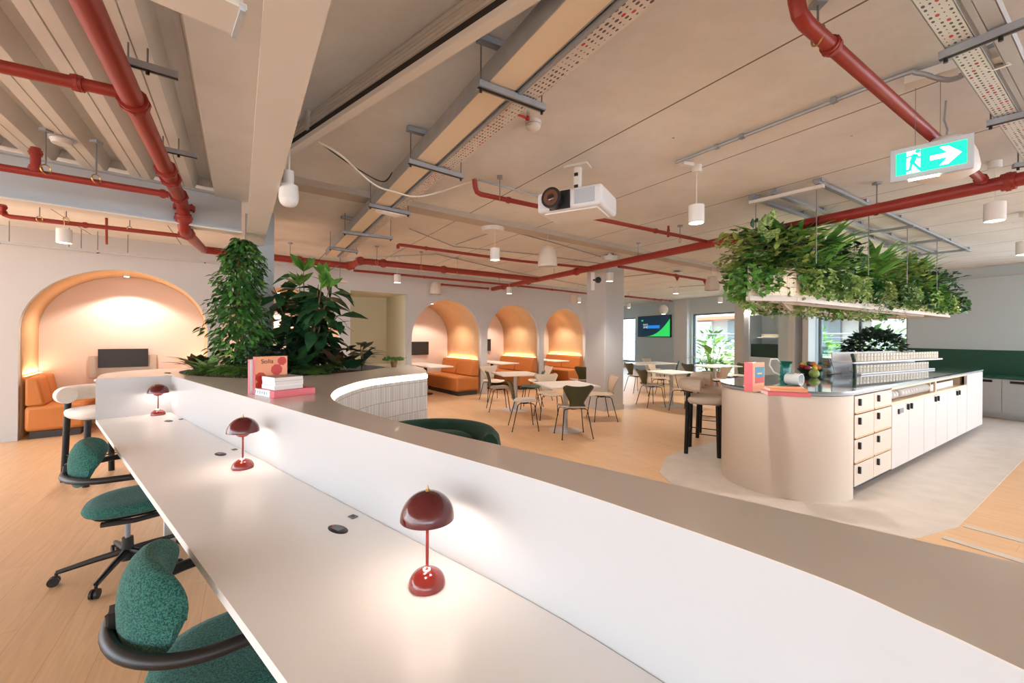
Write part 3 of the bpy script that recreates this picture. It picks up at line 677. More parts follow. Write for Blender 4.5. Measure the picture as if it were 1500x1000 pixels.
# ================================================================= DINING CHAIRS
def shell(o, mt_back):
    pass
def make_chair(fc, sc):
    t = thing('dining_chair', 'x', 'chair')
    prof = [(.215, .425, .34), (.19, .44, .41), (.12, .447, .455), (0, .44, .46), (-.1, .437, .42), (-.165, .445, .33), (-.195, .475, .25), (-.208, .52, .22), (-.218, .57, .26), (-.232, .63, .33), (-.25, .69, .40), (-.268, .745, .46), (-.278, .775, .44), (-.283, .79, .36)]
    pts = smoothpts([Vector((a, b, c)) for a, b, c in prof], 3); rows = []
    k0 = [i for i, p in enumerate(pts) if p.y > .47 and p.x < -.18][0]
    for p in pts:
        x, z, w = p; row = []
        for j in range(11):
            u = -1+2*j/10; lift = .02*u*u*(1 if x > -.17 else 0); bend = .035*u*u*(1 if z > .5 else 0)
            dip = -.02*(1-u*u) if z > .76 else 0
            row.append(Vector((x+bend, u*w/2, z+lift+dip)))
        rows.append(row)
    o = M().grid(rows[:k0+1]).build('seat', sc, t, ang=80, recalc=False); s = o.modifiers.new('s', 'SOLIDIFY'); s.thickness = .01; s.offset = 0
    o = M().grid(rows[k0:]).build('backrest', fc, t, ang=80, recalc=False); s = o.modifiers.new('s', 'SOLIDIFY'); s.thickness = .01; s.offset = 0
    for sx in (-1, 1):
        for sy in (-1, 1):
            M().tube([(sx*.04, sy*.05, .415), (sx*.11, sy*.155, .418), (sx*.135, sy*.18, .4), (sx*.21-.02, sy*.235, .004)], .0075, 8).cyl((sx*.21-.02, sy*.235, 0), (sx*.21-.02, sy*.235, .012), .01).build('leg', 'blackm', t)
    M().cyl((0,0,.405), (0,0,.43), .07, n=20).build('seat_bracket', 'blackm', t)
    return t
protos = {}
def chair(px, py, face, color, lbl, grp='lacquered dining chairs round the square tables'):
    p = P(px, py, 0); fc = {'olive': 'olive', 'grey': 'oliveg', 'beige': 'beige', 'teal': 'tealc'}[color]; scm = {'olive': 'seatg', 'grey': 'seatg', 'beige': 'beige', 'teal': 'tealc'}[color]
    if color not in protos:
        t = make_chair(fc, scm); protos[color] = t; t.location = (p.x, p.y, 0); t.rotation_euler = (0,0,math.radians(face)); tag(t, lbl, 'chair', grp); return t
    return dup(protos[color], (p.x, p.y, 0), math.radians(face), lbl, grp)
def table(px, py, rz, lbl, sz=.8, px2=None, grp='square white cafe tables'):
    p = P(px, py, 0); t = thing('cafe_table', lbl, 'table', (p.x, p.y, 0), math.radians(rz), grp)
    M().box((0,0,.725), (sz, sz if px2 is None else px2, .025)).build('table_top', 'table', t, bevel=.004)
    M().cyl((0,0,.01), (0,0,.715), .04, n=20).build('pedestal', 'tbase', t)
    M().lathe([(0, .0), (.26, .0), (.26, .006), (.05, .014), (0, .014)], n=36).build('foot', 'tbase', t)
    return t
T1 = table(828, 630, 18, 'square white table with an olive chair turned from the camera, left of the column')
chair(839, 638, 100, 'olive', 'olive chair with its back to the camera, left of the column')
chair(768, 627, 8, 'olive', 'olive chair seen side-on at the left of the nearest table')
chair(805, 612, -78, 'beige', 'beige chair facing the camera behind the nearest table')
chair(880, 614, 186, 'beige', 'beige chair at the right of the nearest table, against the column')
T2 = table(755, 600, 20, 'square white table in front of the second arched booth')
chair(731, 600, 10, 'olive', 'olive chair standing in front of the pier between the first two small arches')
chair(778, 598, 170, 'teal', 'teal chair between the two tables near the booths')
chair(722, 586, -60, 'beige', 'beige chair behind the table nearest the second arched booth')
chair(790, 585, 200, 'beige', 'beige chair behind the teal chair before the third booth')
chair(850, 583, 100, 'olive', 'olive chair partly hidden by the left edge of the white column')
T3 = table(983, 594, 25, 'square pale table with two olive chairs between the column and island', sz=.85)
chair(954, 594, 12, 'olive', 'olive chair side-on at the table right of the white column')
chair(1003, 602, 118, 'grey', 'grey-green chair with its back to the camera beside the island stools')
chair(932, 574, 15, 'olive', 'olive chair just right of the white column below the far window')
chair(968, 580, -40, 'beige', 'beige chair behind the pale table under the wall screen')
T4 = table(948, 569, 25, 'long white table under the wall screen', sz=1.5, px2=.8)
chair(981, 566, 160, 'teal', 'teal chair at the long white table under the wall screen')
chair(955, 561, -60, 'beige', 'beige chair against the wall below the wall screen')
T5 = table(1047, 576, 25, 'white table before the window with the tall plant', sz=1.1, px2=.8)
chair(1017, 575, 20, 'grey', 'grey-green chair at the left of the table by the plant window')
chair(1050, 583, 120, 'beige', 'beige chair in front of the table by the plant window')
chair(1077, 574, 190, 'olive', 'dark chair at the right of the window table, mostly hidden by the island')
# ================================================================= BOOTHS IN THE ARCHES
def booth(i, right=True):
    s0, s1, ap, dep, rise = aps[i]
    return s0, s1, dep
def bench(nm, lbl, o, a, b, dep, backsign, toe='plinth'):
    """bench from a to b (points at floor), seat depth dep on the side backsign of ab; back at the far side"""
    d = (b-a); L = d.length; rz = ang(d); t = thing('banquette', lbl, 'bench', (a.x, a.y, 0), rz, 'orange leather booth benches')
    s = backsign
    M().box((L/2, s*dep*.5, .05), (L-.06, dep-.1, .1)).build('plinth', 'plinth', t, smooth=False)
    M().box((L/2, s*dep*.5, .28), (L, dep, .36)).build('seat', 'orangef', t, bevel=.05)
    n = 2
    for k in range(n):
        m = M(); x0, x1 = L*k/n+.008, L*(k+1)/n-.008; y0, y1, y2 = dep*.66, dep*.78, dep*.99
        vs = [(x0, s*y0, .46), (x1, s*y0, .46), (x1, s*y2, .46), (x0, s*y2, .46), (x0, s*y1, .86), (x1, s*y1, .86), (x1, s*y2, .86), (x0, s*y2, .86)]
        m.add(vs, [(0,3,2,1),(4,5,6,7),(0,1,5,4),(1,2,6,5),(2,3,7,6),(3,0,4,7)]); m.build('back_cushion', 'orangef', t, bevel=.03)
    return t
names = ['large left arch', 'arch behind the plants', 'first small arch', 'middle small arch', 'last small arch by the column']
for i, (s0, s1, ap, dep, rise) in enumerate(aps):
    if i == 1: continue
    if i == 0:
        a, b = frame_at(s0+.03+.62, .0), frame_at(s0+.03+.62, dep-.05)
        bench('b', 'orange bench on the left side inside the large left arch', None, a, b, .6, 1)
        bench('b', 'orange bench on the right side of the large left arch, behind the desk end', None, frame_at(s1-.03-.62, .0), frame_at(s1-.03-.62, dep-.05), .6, -1)
    else:
        bench('b', 'orange bench along the right side of the '+names[i], None, frame_at(s1-.03-.68, .0), frame_at(s1-.03-.68, dep-.06), .66, -1)
    # led strips above cushions, along the vault sides
    sides = ((s0+.05, 1),) if False else ((s1-.035, -1), (s0+.035, 1))
    for ss, sg in sides:
        if i and sg > 0: continue
        m = M().bar(frame_at(ss, .12, .875), frame_at(ss, dep-.02, .875), .02, .008)
        tag(m.build('led_strip', 'glow', smooth=False), 'warm light strip glowing above the %s bench of the %s' % ('right' if sg < 0 else 'left', names[i]), 'light strip', 'warm light strips in the booths')
        pa, pb = frame_at(ss-sg*-.01, .12, .89), frame_at(ss, dep-.02, .89)
        L = bpy.data.lights.new('strip_light', 'AREA'); L.shape = 'RECTANGLE'; L.size = (pb-pa).length*.95; L.size_y = .02; L.energy = 1.3 if i else 1.8; L.color = (1, .78, .55)
        l = bpy.data.objects.new('strip_light', L); C.objects.link(l)
        x = (pb-pa).normalized(); nz = Vector((0,0,-1)); y = nz.cross(x); l.matrix_world = Matrix.Translation((pa+pb)/2) @ Matrix((x, y, nz)).transposed().to_4x4()
    # booth table
    if i:
        c = frame_at(s0+(s1-s0)*.40, dep*.48); rz = ang(AN)
        t = thing('booth_table', 'white table with dark pedestal in the '+names[i], 'table', (c.x, c.y, 0), rz, 'booth tables')
        M().box((.0,0,.735), (dep*1.02, .62, .03)).build('table_top', 'table', t, bevel=.01)
        M().cyl((0,0,.01), (0,0,.72), .04).build('pedestal', 'blackm', t); M().cyl((0,0,0), (0,0,.015), .19, n=28).build('foot', 'blackm', t)
        if i == 2:
            cc = frame_at(s0+.33, .45); pf = thing('pouf', 'rounded beige pouf showing beside the tiled planter end', 'stool', (cc.x, cc.y, 0))
            rws = [[Vector((.26*r*math.cos(a), .26*r*math.sin(a), z)) for a in [2*PI*k/24 for k in range(25)]] for r, z in [(0, 0), (.8, 0), (.97, .06), (1, .2), (.97, .36), (.8, .43), (0, .44)]]
            M().grid(rws).build('cushion', 'orangel', pf, ang=80)
    # screen on back wall
    mc = {0: .47, 2: .5, 3: .52, 4: .5}[i]; wd = {0: .62, 2: .62, 3: .62, 4: .62}[i]; zc = {0: 1.07, 2: 1.13, 3: 1.2, 4: 1.2}[i]
    c = frame_at(s0+(s1-s0)*mc, dep-.06, zc); rz = ang(AD)
    t = thing('monitor', 'dark screen on the back wall of the '+names[i], 'screen', c, rz, 'booth screens')
    hh = {0: .31}.get(i, .36)
    M().box((0, 0, 0), (wd, .03, hh)).build('bezel', 'black', t, bevel=.004); M().box((0, -.0165, 0), (wd-.03, .002, hh-.03)).build('display', 'screen', t)
    M().box((0, .035, 0), (.12, .045, .1)).build('wall_mount', 'black', t)
for i, (s0, s1, ap, dep, rise) in enumerate(aps):
    c = frame_at((s0+s1)/2, dep*.5, ap-.03); t = thing('recessed_spotlight', 'small white spotlight under the crown of the '+names[i], 'light', c, 0, 'arch crown spotlights')
    M().cyl((0,0,-.02), (0,0,.02), .04, n=18).build('housing', 'pend', t); M().cyl((0,0,-.024), (0,0,-.02), .03, n=18).build('diffuser', 'lampglow', t)
    L = bpy.data.lights.new('spot_light', 'SPOT'); L.energy = 70; L.color = (1, .88, .76); L.spot_size = math.radians(125); L.spot_blend = .3; L.shadow_soft_size = .03
    l = bpy.data.objects.new('spot_light', L); C.objects.link(l); l.parent = t; l.location = (0, 0, -.04)
# large arch: white wall desk and grey panel under the screen
s0, s1, ap, dep, rise = aps[0]
c = frame_at(s0+(s1-s0)*.47, dep-.02, .93)
tag(M().box(c, (.84, .03, .36), rz=ang(AD)).build('backing_board', 'monb', smooth=False, bevel=.005), 'beige panel behind the screen of the large left arch', 'panel')
c = frame_at(s0+(s1-s0)*.5, dep*.45)
t = thing('booth_table', 'white table of the large left arch, peeping out behind the desk end', 'table', (c.x, c.y, 0), ang(AN), 'booth tables')
M().box((0,0,.785), (dep*.95, .62, .03)).build('table_top', 'table', t, bevel=.01); M().cyl((0,0,.01), (0,0,.77), .04).build('pedestal', 'blackm', t); M().cyl((0,0,0), (0,0,.015), .19, n=28).build('foot', 'blackm', t)
# ================================================================= CURVED SOFA
sf = thing('tub_sofa', 'dark green velvet curved sofa tucked into the planter bend', 'sofa', (-.6, 3.07, 0), 0)
sf.scale = (1, 1, 1.06)
prof = [(.24, .05), (.24, .40), (.30, .44)]
def sweep(prof, a0, a1, n=30, sx=1, sy=1):
    rows = []
    for i in range(n+1):
        a = math.radians(a0+(a1-a0)*i/n); rows.append([Vector((r*math.cos(a)*sx, r*math.sin(a)*sy, z)) for r, z in prof])
    return rows
bp = [(.37, .3), (.385, .64), (.405, .71), (.44, .735), (.475, .735), (.51, .70), (.527, .62), (.53, .4), (.52, .1), (.50, .06), (.37, .06), (.37, .3)]
rows = sweep(bp, -12, 196); 
def endcap(m, row, k=0):
    o = len(m.v); m.v += [tuple(p) for p in row]; m.f.append(tuple(range(o, o+len(row)-1)) if k else tuple(range(o, o+len(row)-1))[::-1])
m = M().grid(rows); endcap(m, rows[0]); endcap(m, rows[-1], 1); m.build('backrest', 'velvet', sf, ang=50)
m = M().grid([[Vector((p[0]*math.cos(a)*1.0, p[0]*math.sin(a)-.04, p[1])) for p in [(0, .1), (.30, .1), (.31, .3), (.30, .40), (.27, .44), (0, .45)]] for a in [2*PI*i/32 for i in range(33)]]); m.build('seat', 'velvet', sf, ang=60)
m = M().grid([[Vector((r*math.cos(a)*.9+.02, r*math.sin(a)*.42+.2, z)) for r, z in [(0, .45), (.26, .46), (.33, .56), (.3, .65), (.22, .685), (0, .69)]] for a in [2*PI*i/28 for i in range(29)]]); m.build('back_pillow', 'velvet', sf, ang=60)
# ================================================================= KITCHEN ISLAND
O = Vector((3.164, 3.797, 0)); IA = Vector((.8415, .5403, 0)); IB = Vector((-.5403, .8415, 0)); IZ = ang(IA); IW = 1.16; IL = 5.42
def isl(a, b, z=0): return O+IA*a+IB*b+Vector((0, 0, z))
def isl_px(px, b):
    u = (px-CX)/F; p = O+IB*b; return (u*p.y-p.x)/(IA.x-u*IA.y)
island = thing('kitchen_island', 'long sand-coloured kitchen island with rounded near end and dark glassy top', 'island', tuple(O), IZ)
def outl(off, L=IL, n=24, a0=0):     # local coords: x along, y across
    r = IW/2; return [(L, -off)]+[(0, -off)]+[(-(r+off)*math.sin(PI*i/n), r-(r+off)*math.cos(PI*i/n)) for i in range(1, n)]+[(0, IW+off), (L, IW+off)]
m = M().prism([(.0, .0)]+outl(0, .02)[2:-1]+[(0.02, IW), (.02, 0)], 0.004, .965); m.build('rounded_end', 'isl', island, ang=30)
core = M().prism([(.02, .05), (IL-.02, .05), (IL-.02, IW-.02), (.02, IW-.02)], .1, .76)
core.box((IL/2, .035+.012, .965), (IL, .07, .012)); core.build('carcass', 'isl2', island, smooth=False)
M().prism([(.02, .09), (IL-.1, .09), (IL-.1, IW-.05), (.02, IW-.05)], .004, .1).build('plinth', 'plinth', island, smooth=False)
M().prism(outl(.012), .972, .994).build('worktop_edge', 'topedge', island, ang=30)
M().prism(outl(.016), .994, 1.011).build('worktop', 'glassg', island, ang=30)
# upper zone: birch boxes with open niches
m = M()
for a, b in ((.02, 1.06), (4.36, IL-.02)): m.box(((a+b)/2, IW/2+.02, .86), (b-a, IW-.1, .2))
m.box((2.7, IW-.2, .86), (3.4, .36, .2)); m.box((2.72, .42, .87), (.05, .74, .2)); m.box((2.7, .42, .789), (3.4, .76, .02))
m.build('niche_frame', 'birch', island, smooth=False)
M().box((2.7, .008, .795), (3.3, .02, .03)).box((2.72, .008, .875), (.045, .02, .13)).box((2.7, .008, .958), (3.3, .02, .024)).build('niche_edge', 'birch', island, smooth=False)
def lock(a, z, par): M().box((a, -.014, z), (.024, .024, .064)).build('handle', 'black', par, bevel=.002)
zl = [.965, .788, .556, .326, .1]
for r in range(4):
    for c in range(2):
        a0, a1 = (.03, .522) if c == 0 else (.522, 1.04); z1, z0 = zl[r]-.012, zl[r+1]+.012
        d = M().box(((a0+a1)/2, .01, (z0+z1)/2), (a1-a0-.008, .03, z1-z0)).build('drawer', 'isl', island, smooth=False); lock(a0+.1, z1-.06, d)
        if r < 3: M().box(((a0+a1)/2, .004, z0-.006), (a1-a0-.03, .03, .012)).build('finger_pull', 'wood', island, smooth=False)
ds = [1.05, 1.62, 2.2, 2.72, 3.26, 3.8, 4.35]
for i in range(6):
    a0, a1 = ds[i], ds[i+1]; d = M().box(((a0+a1)/2, .01, .44), (a1-a0-.008, .03, .68)).build('door', 'isl2', island, smooth=False)
    aa = a1-.06 if i in (0, 2, 4) else a0+.06; lock(aa, .725, d)
    M().box((aa, -.016, .775), (.09, .03, .008)).build('hook_plate', 'porc', d, smooth=False)
m = M().box(((4.36+IL)/2, .01, .53), (IL-4.36, .03, .86)); m.build('end_panel', 'isl2', island, smooth=False)
M().box((1.34, -.008, .70), (.15, .006, .05)).build('name_plate', 'grey', island, smooth=False); M().box((1.25, -.012, .70), (.022, .014, .055)).build('lock', 'black', island)
# plates in the left niche, trays in the right one
k = 0; a = 1.14; pl = None
while a < 2.55:
    if not 1.42 < a < 1.5:
        if pl is None:
            T = Matrix.Rotation(PI/2, 4, 'Y') @ Matrix.Rotation(.18, 4, 'Z')
            pl = M().lathe([(0, 0), (.035, 0), (.05, .008), (.052, .014), (.035, .004), (0, .004)], T=Matrix.Rotation(PI/2-.25, 4, 'Y')).build('plate', 'porc'); tag(pl, 'small white plate standing upright in the left niche of the island', 'plate', 'plates standing in the island niche'); pl.location = isl(a, .07, .865); pl.rotation_euler = (0, 0, IZ+.25)
        else:
            c = pl.copy(); C.objects.link(c); c.location = isl(a, .07, .865)
    a += .1
for i, (a0, a1, zz, hh) in enumerate(((2.84, 4.02, .80, .09),)):
    c = isl((a0+a1)/2, .2, zz+hh/2); t = thing('storage_tray', 'long clear-white tray of folded papers in the right island niche', 'tray', c, IZ)
    M().box((0, 0, -hh/2+.004), (a1-a0, .24, .008)).build('base', 'porc', t); 
    M().box((0, -.115, -.0), (a1-a0, .008, hh-.01)).build('front', 'porc', t); M().box((.1, .0, .0), (a1-a0-.3, .18, hh-.03)).build('papers', 'pages', t)
# ---------------------------------------------------------------- mug shelves
WT = 1.011
r0, r1 = Vector((4.52, 5.34, 0)), Vector((6.49, 6.35, 0)); rd = (r1-r0).normalized(); rn = Vector((-rd.y, rd.x, 0)); rz = ang(rd)
sh = thing('mug_shelf', 'white two-tier mug shelf with dark curved end standing on the island', 'shelf', (r0.x, r0.y, WT), rz)
M().box((1.2, .10, .165), (2.75, .26, .022)).build('shelf_board', 'shelfw', sh, bevel=.003)
M().box((1.2, .10, .012), (2.3, .22, .02)).build('lower_board', 'shelfw', sh, bevel=.003)
M().box((1.1, .235, .15), (2.5, .015, .28)).build('back_panel', 'shelfw', sh, smooth=False)
M().tube([(-.17,-.03,0),(-.165,-.03,.06),(-.15,-.02,.13),(-.12,.0,.2),(-.07,.04,.27)], .02, 8).build('end_panel', 'darkg', sh)
0 and M().add([(-.22, -.05, 0), (-.20, .25, 0), (-.20, .25, .3), (-.1, .06, .3), (-.19, -.0, .2), (-.19, -.05, 0), (-.17, .25, 0), (-.17, .25, .3), (-.07, .06, .3), (-.16, -.0, .2)], [(0,1,2,3,4), (9,8,7,6,5), (0,5,6,1), (1,6,7,2), (2,7,8,3), (3,8,9,4), (4,9,5,0)]).build('end_panel', 'darkg', sh, smooth=False)
mp = {}
def mug(loc, row, lbl, rzz):
    if not mp:
        o = M().lathe([(0, 0), (.03, 0), (.034, .004), (.034, .1), (.031, .1), (.03, .01), (0, .008)], n=24).build('mug', 'mug', ang=50)
        h = M().tube([(-.034, .01, .075), (-.04, .035, .074), (-.042, .045, .05), (-.04, .035, .026), (-.034, .01, .022)], .005, 8).build('handle', 'mug', o)
        d = M().box((.0, -.0345, .06), (.03, .002, .006)).build('printed_mark', 'ink', o)
        mp['m'] = o
    else:
        o = mp['m'].copy(); C.objects.link(o)
        for ch in [c for c in bpy.data.objects if c.parent == mp['m']]: c2 = ch.copy(); C.objects.link(c2); c2.parent = o
    o.location = loc; o.rotation_euler = (0, 0, rzz); tag(o, lbl, 'mug', row)
for k in range(24): p = r0+rd*(.01+k*.0935)+Vector((0, 0, WT+.024)); mug(p+rn*.04, 'mugs on the island worktop', 'cream mug in the lower row standing on the island top', rz)
for k in range(28): p = r0+rd*(.03+k*.092)+Vector((0, 0, WT+.178)); mug(p+rn*.04, 'mugs on the raised shelf', 'cream mug in the upper row on the white shelf above the island', rz)
# ---------------------------------------------------------------- books
def book(loc, sz, rz, cover, lbl, spine=None, grp=None, standing=False):
    """sz = (depth fore-edge..spine, height along, thickness); lying unless standing"""
    t = thing('book', lbl, 'book', loc, rz, grp); w, l, h = sz
    if standing:          # w = width of cover along x, l = height (z), h = thickness along y
        M().box((w/2, h/2, l/2), (w-.006, h-.005, l-.008)).build('pages', 'pages', t, smooth=False)
        M().box((w/2, .001, l/2), (w, .002, l)).build('front_cover', cover, t, smooth=False); M().box((w/2, h-.001, l/2), (w, .002, l)).build('back_cover', cover, t, smooth=False)
        M().box((.001, h/2, l/2), (.003, h, l)).build('spine', spine or cover, t, smooth=False)
    else:
        M().box((w/2, l/2, h/2), (w-.006, l-.006, h-.005)).build('pages', 'pages', t, smooth=False)
        M().box((w/2, l/2, .0012), (w, l, .0024)).box((w/2, l/2, h-.0012), (w, l, .0024)).build('covers', cover, t, smooth=False)
        M().box((w/2, .0015, h/2), (w, .003, h)).build('spine', spine or cover, t, smooth=False)
    return t
# on the ledge
K = P(401.5, 583.5, ZL); R1 = P(462, 576.5, ZL); dK = (R1-K).normalized(); rk = ang(dK)
pk = thing('book', 'thick pink boxed book at the bottom of the stack on the ledge', 'book', K, rk)
L1 = (R1-K).length
M().box((L1/2, .13, .022), (L1, .26, .044)).build('cover', 'pinkb', pk, bevel=.002); M().box((-.001, .15, .022), (.004, .2, .043)).build('spine_panel', 'whiteb', pk, smooth=False)
for j in range(6): M().box((-.0035, .09+.03*j, .024), (.001, .006, .02 if j % 2 else .012)).build('spine_mark', 'blueb', pk, smooth=False)
zz = ZL+.044
for j, (nm, off) in enumerate((('white book at the bottom of the three on the pink box', .0), ('white book in the middle of the three on the pink box', .006), ('grey-topped white book at the very top of the ledge stack', .002))):
    t = thing('book', nm, 'book', K+dK*(.02+off)+Vector((-dK.y, dK.x, 0))*(.04+off)+Vector((0, 0, zz)) -Vector((0,0,ZL)), rk)
    h = .026
    M().box((.09, .085, h/2), (.176, .166, h-.005)).build('pages', 'pages', t, smooth=False); M().box((.09, .085, .0012), (.18, .17, .0024)).box((.09, .085, h-.0012), (.18, .17, .0024)).build('covers', 'greyb' if j == 2 else 'whiteb', t, smooth=False); M().box((.001, .085, h/2), (.003, .17, h)).build('spine', 'whiteb', t, smooth=False)
    zz += h
s0 = K+Vector((-dK.y, dK.x, 0))*.262; sb = book((s0.x, s0.y, ZL), (.205, .245, .026), rk, 'orangeb', 'upright peach book with red shapes on its cover behind the stack', 'pinkb', standing=True)
def blob(par, cx, cz, r, m, n=8, y=-.0006, sx=1): M().add([(cx+sx*r*math.cos(2*PI*i/n+.3), y, cz+r*math.sin(2*PI*i/n+.3)) for i in range(n)]+[(cx+sx*r*math.cos(2*PI*i/n+.3), y+.0008, cz+r*math.sin(2*PI*i/n+.3)) for i in range(n)], [tuple(range(n)), tuple(range(2*n-1, n-1, -1))]+[(i, (i+1) % n, n+(i+1) % n, n+i) for i in range(n)]).build('cover_shape', m, par, smooth=False)
blob(sb, .135, .155, .038, 'redb'); blob(sb, .17, .212, .03, 'redb'); blob(sb, .035, .11, .034, 'redb'); blob(sb, .03, .06, .026, 'redb')
text('cover_title', 'Solia', .042, 'ink', Matrix.Translation((.075, -.001, .212)) @ Matrix.Rotation(PI/2, 4, 'X') @ Matrix.Rotation(-.0, 4, 'Z'), sb, .0003)
s1_ = s0+Vector((-dK.y, dK.x, 0))*.028-dK*.02; book((s1_.x, s1_.y, ZL), (.19, .228, .024), rk, 'whiteb', 'upright pale book behind the peach one on the ledge', 'pinkb', standing=True)
# on the island end
b0 = isl(isl_px(1103, .42), .42, WT); rr = ang(Vector((.96, -.28, 0)))
bk = book((b0.x, b0.y, WT), (.20, .26, .075), math.radians(32), 'orangeb', 'thick pink-spined peach book standing upright on the rounded island end', 'pinkb', standing=True)
M().box((.115, -.001, .17), (.15, .001, .1)).build('cover_picture', 'blueb', bk, smooth=False); M().box((.115, -.0016, .16), (.08, .001, .012)).build('cover_line', 'yellowb', bk, smooth=False); M().box((.115, -.0012, .10), (.15, .001, .05)).build('cover_strip', 'redb', bk, smooth=False)
dx = Vector((math.cos(rr), math.sin(rr), 0)); dy = Vector((-dx.y, dx.x, 0))
p = b0+dx*.06-dy*.21; pb = book((p.x, p.y, WT), (.31, .2, .035), rr, 'pinkb', 'pink book lying flat on the rounded island end'); 
p = p+dx*.02+dy*.01; book((p.x, p.y, WT+.036), (.27, .17, .028), rr, 'orangeb', 'orange book lying on top of the pink one on the island')
# glass pitcher and glass
p = isl(isl_px(1151, .8), .8, WT); t = thing('glass_pitcher', 'teal-tinted glass pitcher with a looped handle behind the orange book', 'pitcher', p, -.3)
M().lathe([(0, .0), (.05, 0), (.06, .02), (.055, .12), (.05, .16), (.07, .21), (.066, .21), (.046, .16), (.05, .12), (.055, .022), (0, .01)], n=28).build('body', 'tealglass', t, ang=60)
M().tube([(-.05, 0, .19), (-.09, 0, .235), (-.15, 0, .23), (-.165, 0, .16), (-.12, 0, .08), (-.055, 0, .05)], .009, 8).build('handle', 'porc', t)
p = isl(isl_px(1160, .5), .5, WT); t = thing('tipped_cup', 'white glass cup lying on its side behind the stacked island books', 'cup', p+Vector((0, 0, .062)), .5)
M().lathe([(0, -.05), (.05, -.05), (.06, -.03), (.06, .09), (.055, .09), (.055, -.03), (0, -.045)], T=Matrix.Rotation(PI/2, 4, 'X'), n=26).build('body', 'porc', t, ang=60); M().box((.0, .0, .06), (.06, .07, .004)).build('label_patch', 'greyb', t)
# fruit bowl
p = isl(isl_px(1187, .95), .95, WT); bl = thing('fruit_bowl', 'dark bowl heaped with mixed fruit on the island', 'bowl', p, 0)
M().lathe([(0, 0), (.06, 0), (.1, .02), (.145, .07), (.14, .07), (.095, .028), (0, .012)], n=32).build('bowl', 'darkg', bl, ang=60)
fr = [('apple', 'red apple', 'apple', .036), ('lemon', 'yellow lemon', 'lemon', .03), ('orange', 'orange', 'orf', .036), ('plum', 'dark plum', 'grape', .028), ('lime', 'green lime', 'lime', .028)]
pos = [(-.07, -.05, .075), (.0, -.085, .08), (.07, -.04, .08), (.09, .03, .085), (-.03, .02, .09), (-.09, .03, .085), (.02, .08, .085), (.03, -.02, .125), (-.03, -.03, .13), (.0, .03, .14), (.05, .04, .12), (-.06, .06, .11)]
whr = ['front left', 'front middle', 'front right', 'right rim', 'centre', 'left rim', 'back', 'upper right', 'upper left', 'very top', 'right, second layer', 'left back']
for i, q in enumerate(pos):
    nm, lb, mt, r = fr[i % 5]; w = p+Vector(q)+Vector((0, 0, r*.3)); o = M().sph((0, 0, 0), r, 14, (1, 1, 1.25 if nm == 'lemon' else .95)).build(nm, mt); o.location = w; tag(o, '%s at the %s of the fruit bowl' % (lb, whr[i]), 'fruit', 'fruit in the island bowl')
p = isl(isl_px(1193, .72), .72, WT); t = thing('stone_ball', 'round dark glass ornament in front of the fruit bowl', 'ornament', p, 0); M().sph((0, 0, .05), .055, 20).build('ball', 'olivel', t); M().cyl((0,0,0), (0,0,.012), .03, .025).build('foot', 'black', t)
p = isl(isl_px(1209, .85), .85, WT); t = thing('glass_carafe', 'tall clear pear-shaped glass carafe on the island', 'carafe', p, 0)
M().lathe([(0, 0), (.09, 0), (.1, .02), (.085, .12), (.045, .27), (.035, .34), (.045, .37), (.04, .37), (.03, .34), (.04, .27), (.08, .12), (.093, .025), (0, .01)], n=30).build('vessel', 'clear', t, ang=60); M().tube([(.036*math.cos(a), .036*math.sin(a), .335) for a in [2*PI*i/16 for i in range(16)]], .004, 6, True).build('collar', 'galv', t)
# stacked cookery books and boxed planter
p = isl(isl_px(1226, .95), .95, WT); z = WT
for j, (mt, nm) in enumerate((('pages', 'pale box at the bottom of the stack by the carafe'), ('darkg', 'dark green book above the pale box by the carafe'), ('redb', 'red book near the top of the stack by the carafe'), ('awn', 'orange-red book at the top of the stack by the carafe'))):
    h = (.05, .04, .05, .045)[j]; t = thing('book', nm, 'book', (p.x-.14, p.y, z), IZ-.9+.05*j); M().box((.11, .08, h/2), (.22-.01*j, .15, h-.006)).build('pages', 'pages', t, smooth=False); M().box((.11, .08, .002), (.226-.01*j, .16, .004)).box((.11, .08, h-.002), (.226-.01*j, .16, .004)).box((.11, .001, h/2), (.226-.01*j, .004, h)).build('cover', mt, t, smooth=False); z += h
a = isl_px(1262, .98); p = isl(a, .92, WT)
pb = thing('planter_box', 'wooden box with dark green rim holding the dark bush on the island', 'planter', p, IZ); PBX = 1.6
M().box((PBX/2-.25, 0, .1), (PBX, .26, .2)).build('box', 'wood', pb, smooth=False); M().box((PBX/2-.25, 0, .21), (PBX+.04, .3, .025)).build('rim', 'darkg', pb, smooth=False); 
# ================================================================= KITCHEN COUNTER ALONG THE WALL
kc = thing('kitchen_counter', 'pale grey base cabinets with green top along the splashback wall', 'cabinet', (0, 0, 0)); s0, s1 = -1.5, w_at(1330)
m = M().bar(wl(s0, -.3, .42), wl(s1, -.3, .42), .56, .66); m.build('carcass', 'steel', kc, smooth=False)
M().bar(wl(s0, -.27, .05), wl(s1, -.27, .05), .5, .09).build('plinth', 'steel', kc, smooth=False); M().bar(wl(s0, -.31, .775), wl(s1, -.31, .775), .6, .03).build('worktop', 'greent', kc, smooth=False)
for k in range(7):
    a = .62-k*.6+.9; b = a-.59
    if b < s0: break
    if a > s1: a = s1
    d = M().bar(wl(a, -.59, .43), wl(b, -.59, .43), .02, .62).build('door', 'steel', kc, smooth=False); M().bar(wl(a-.1, -.605, .70), wl(b+.12, -.605, .70), .012, .045).build('handle', 'black', d, smooth=False)
M().bar(wl(s1+.02, -.3, .4), wl(s1+.05, -.3, .4), .56, .79).build('end_panel', 'steel', kc, smooth=False)
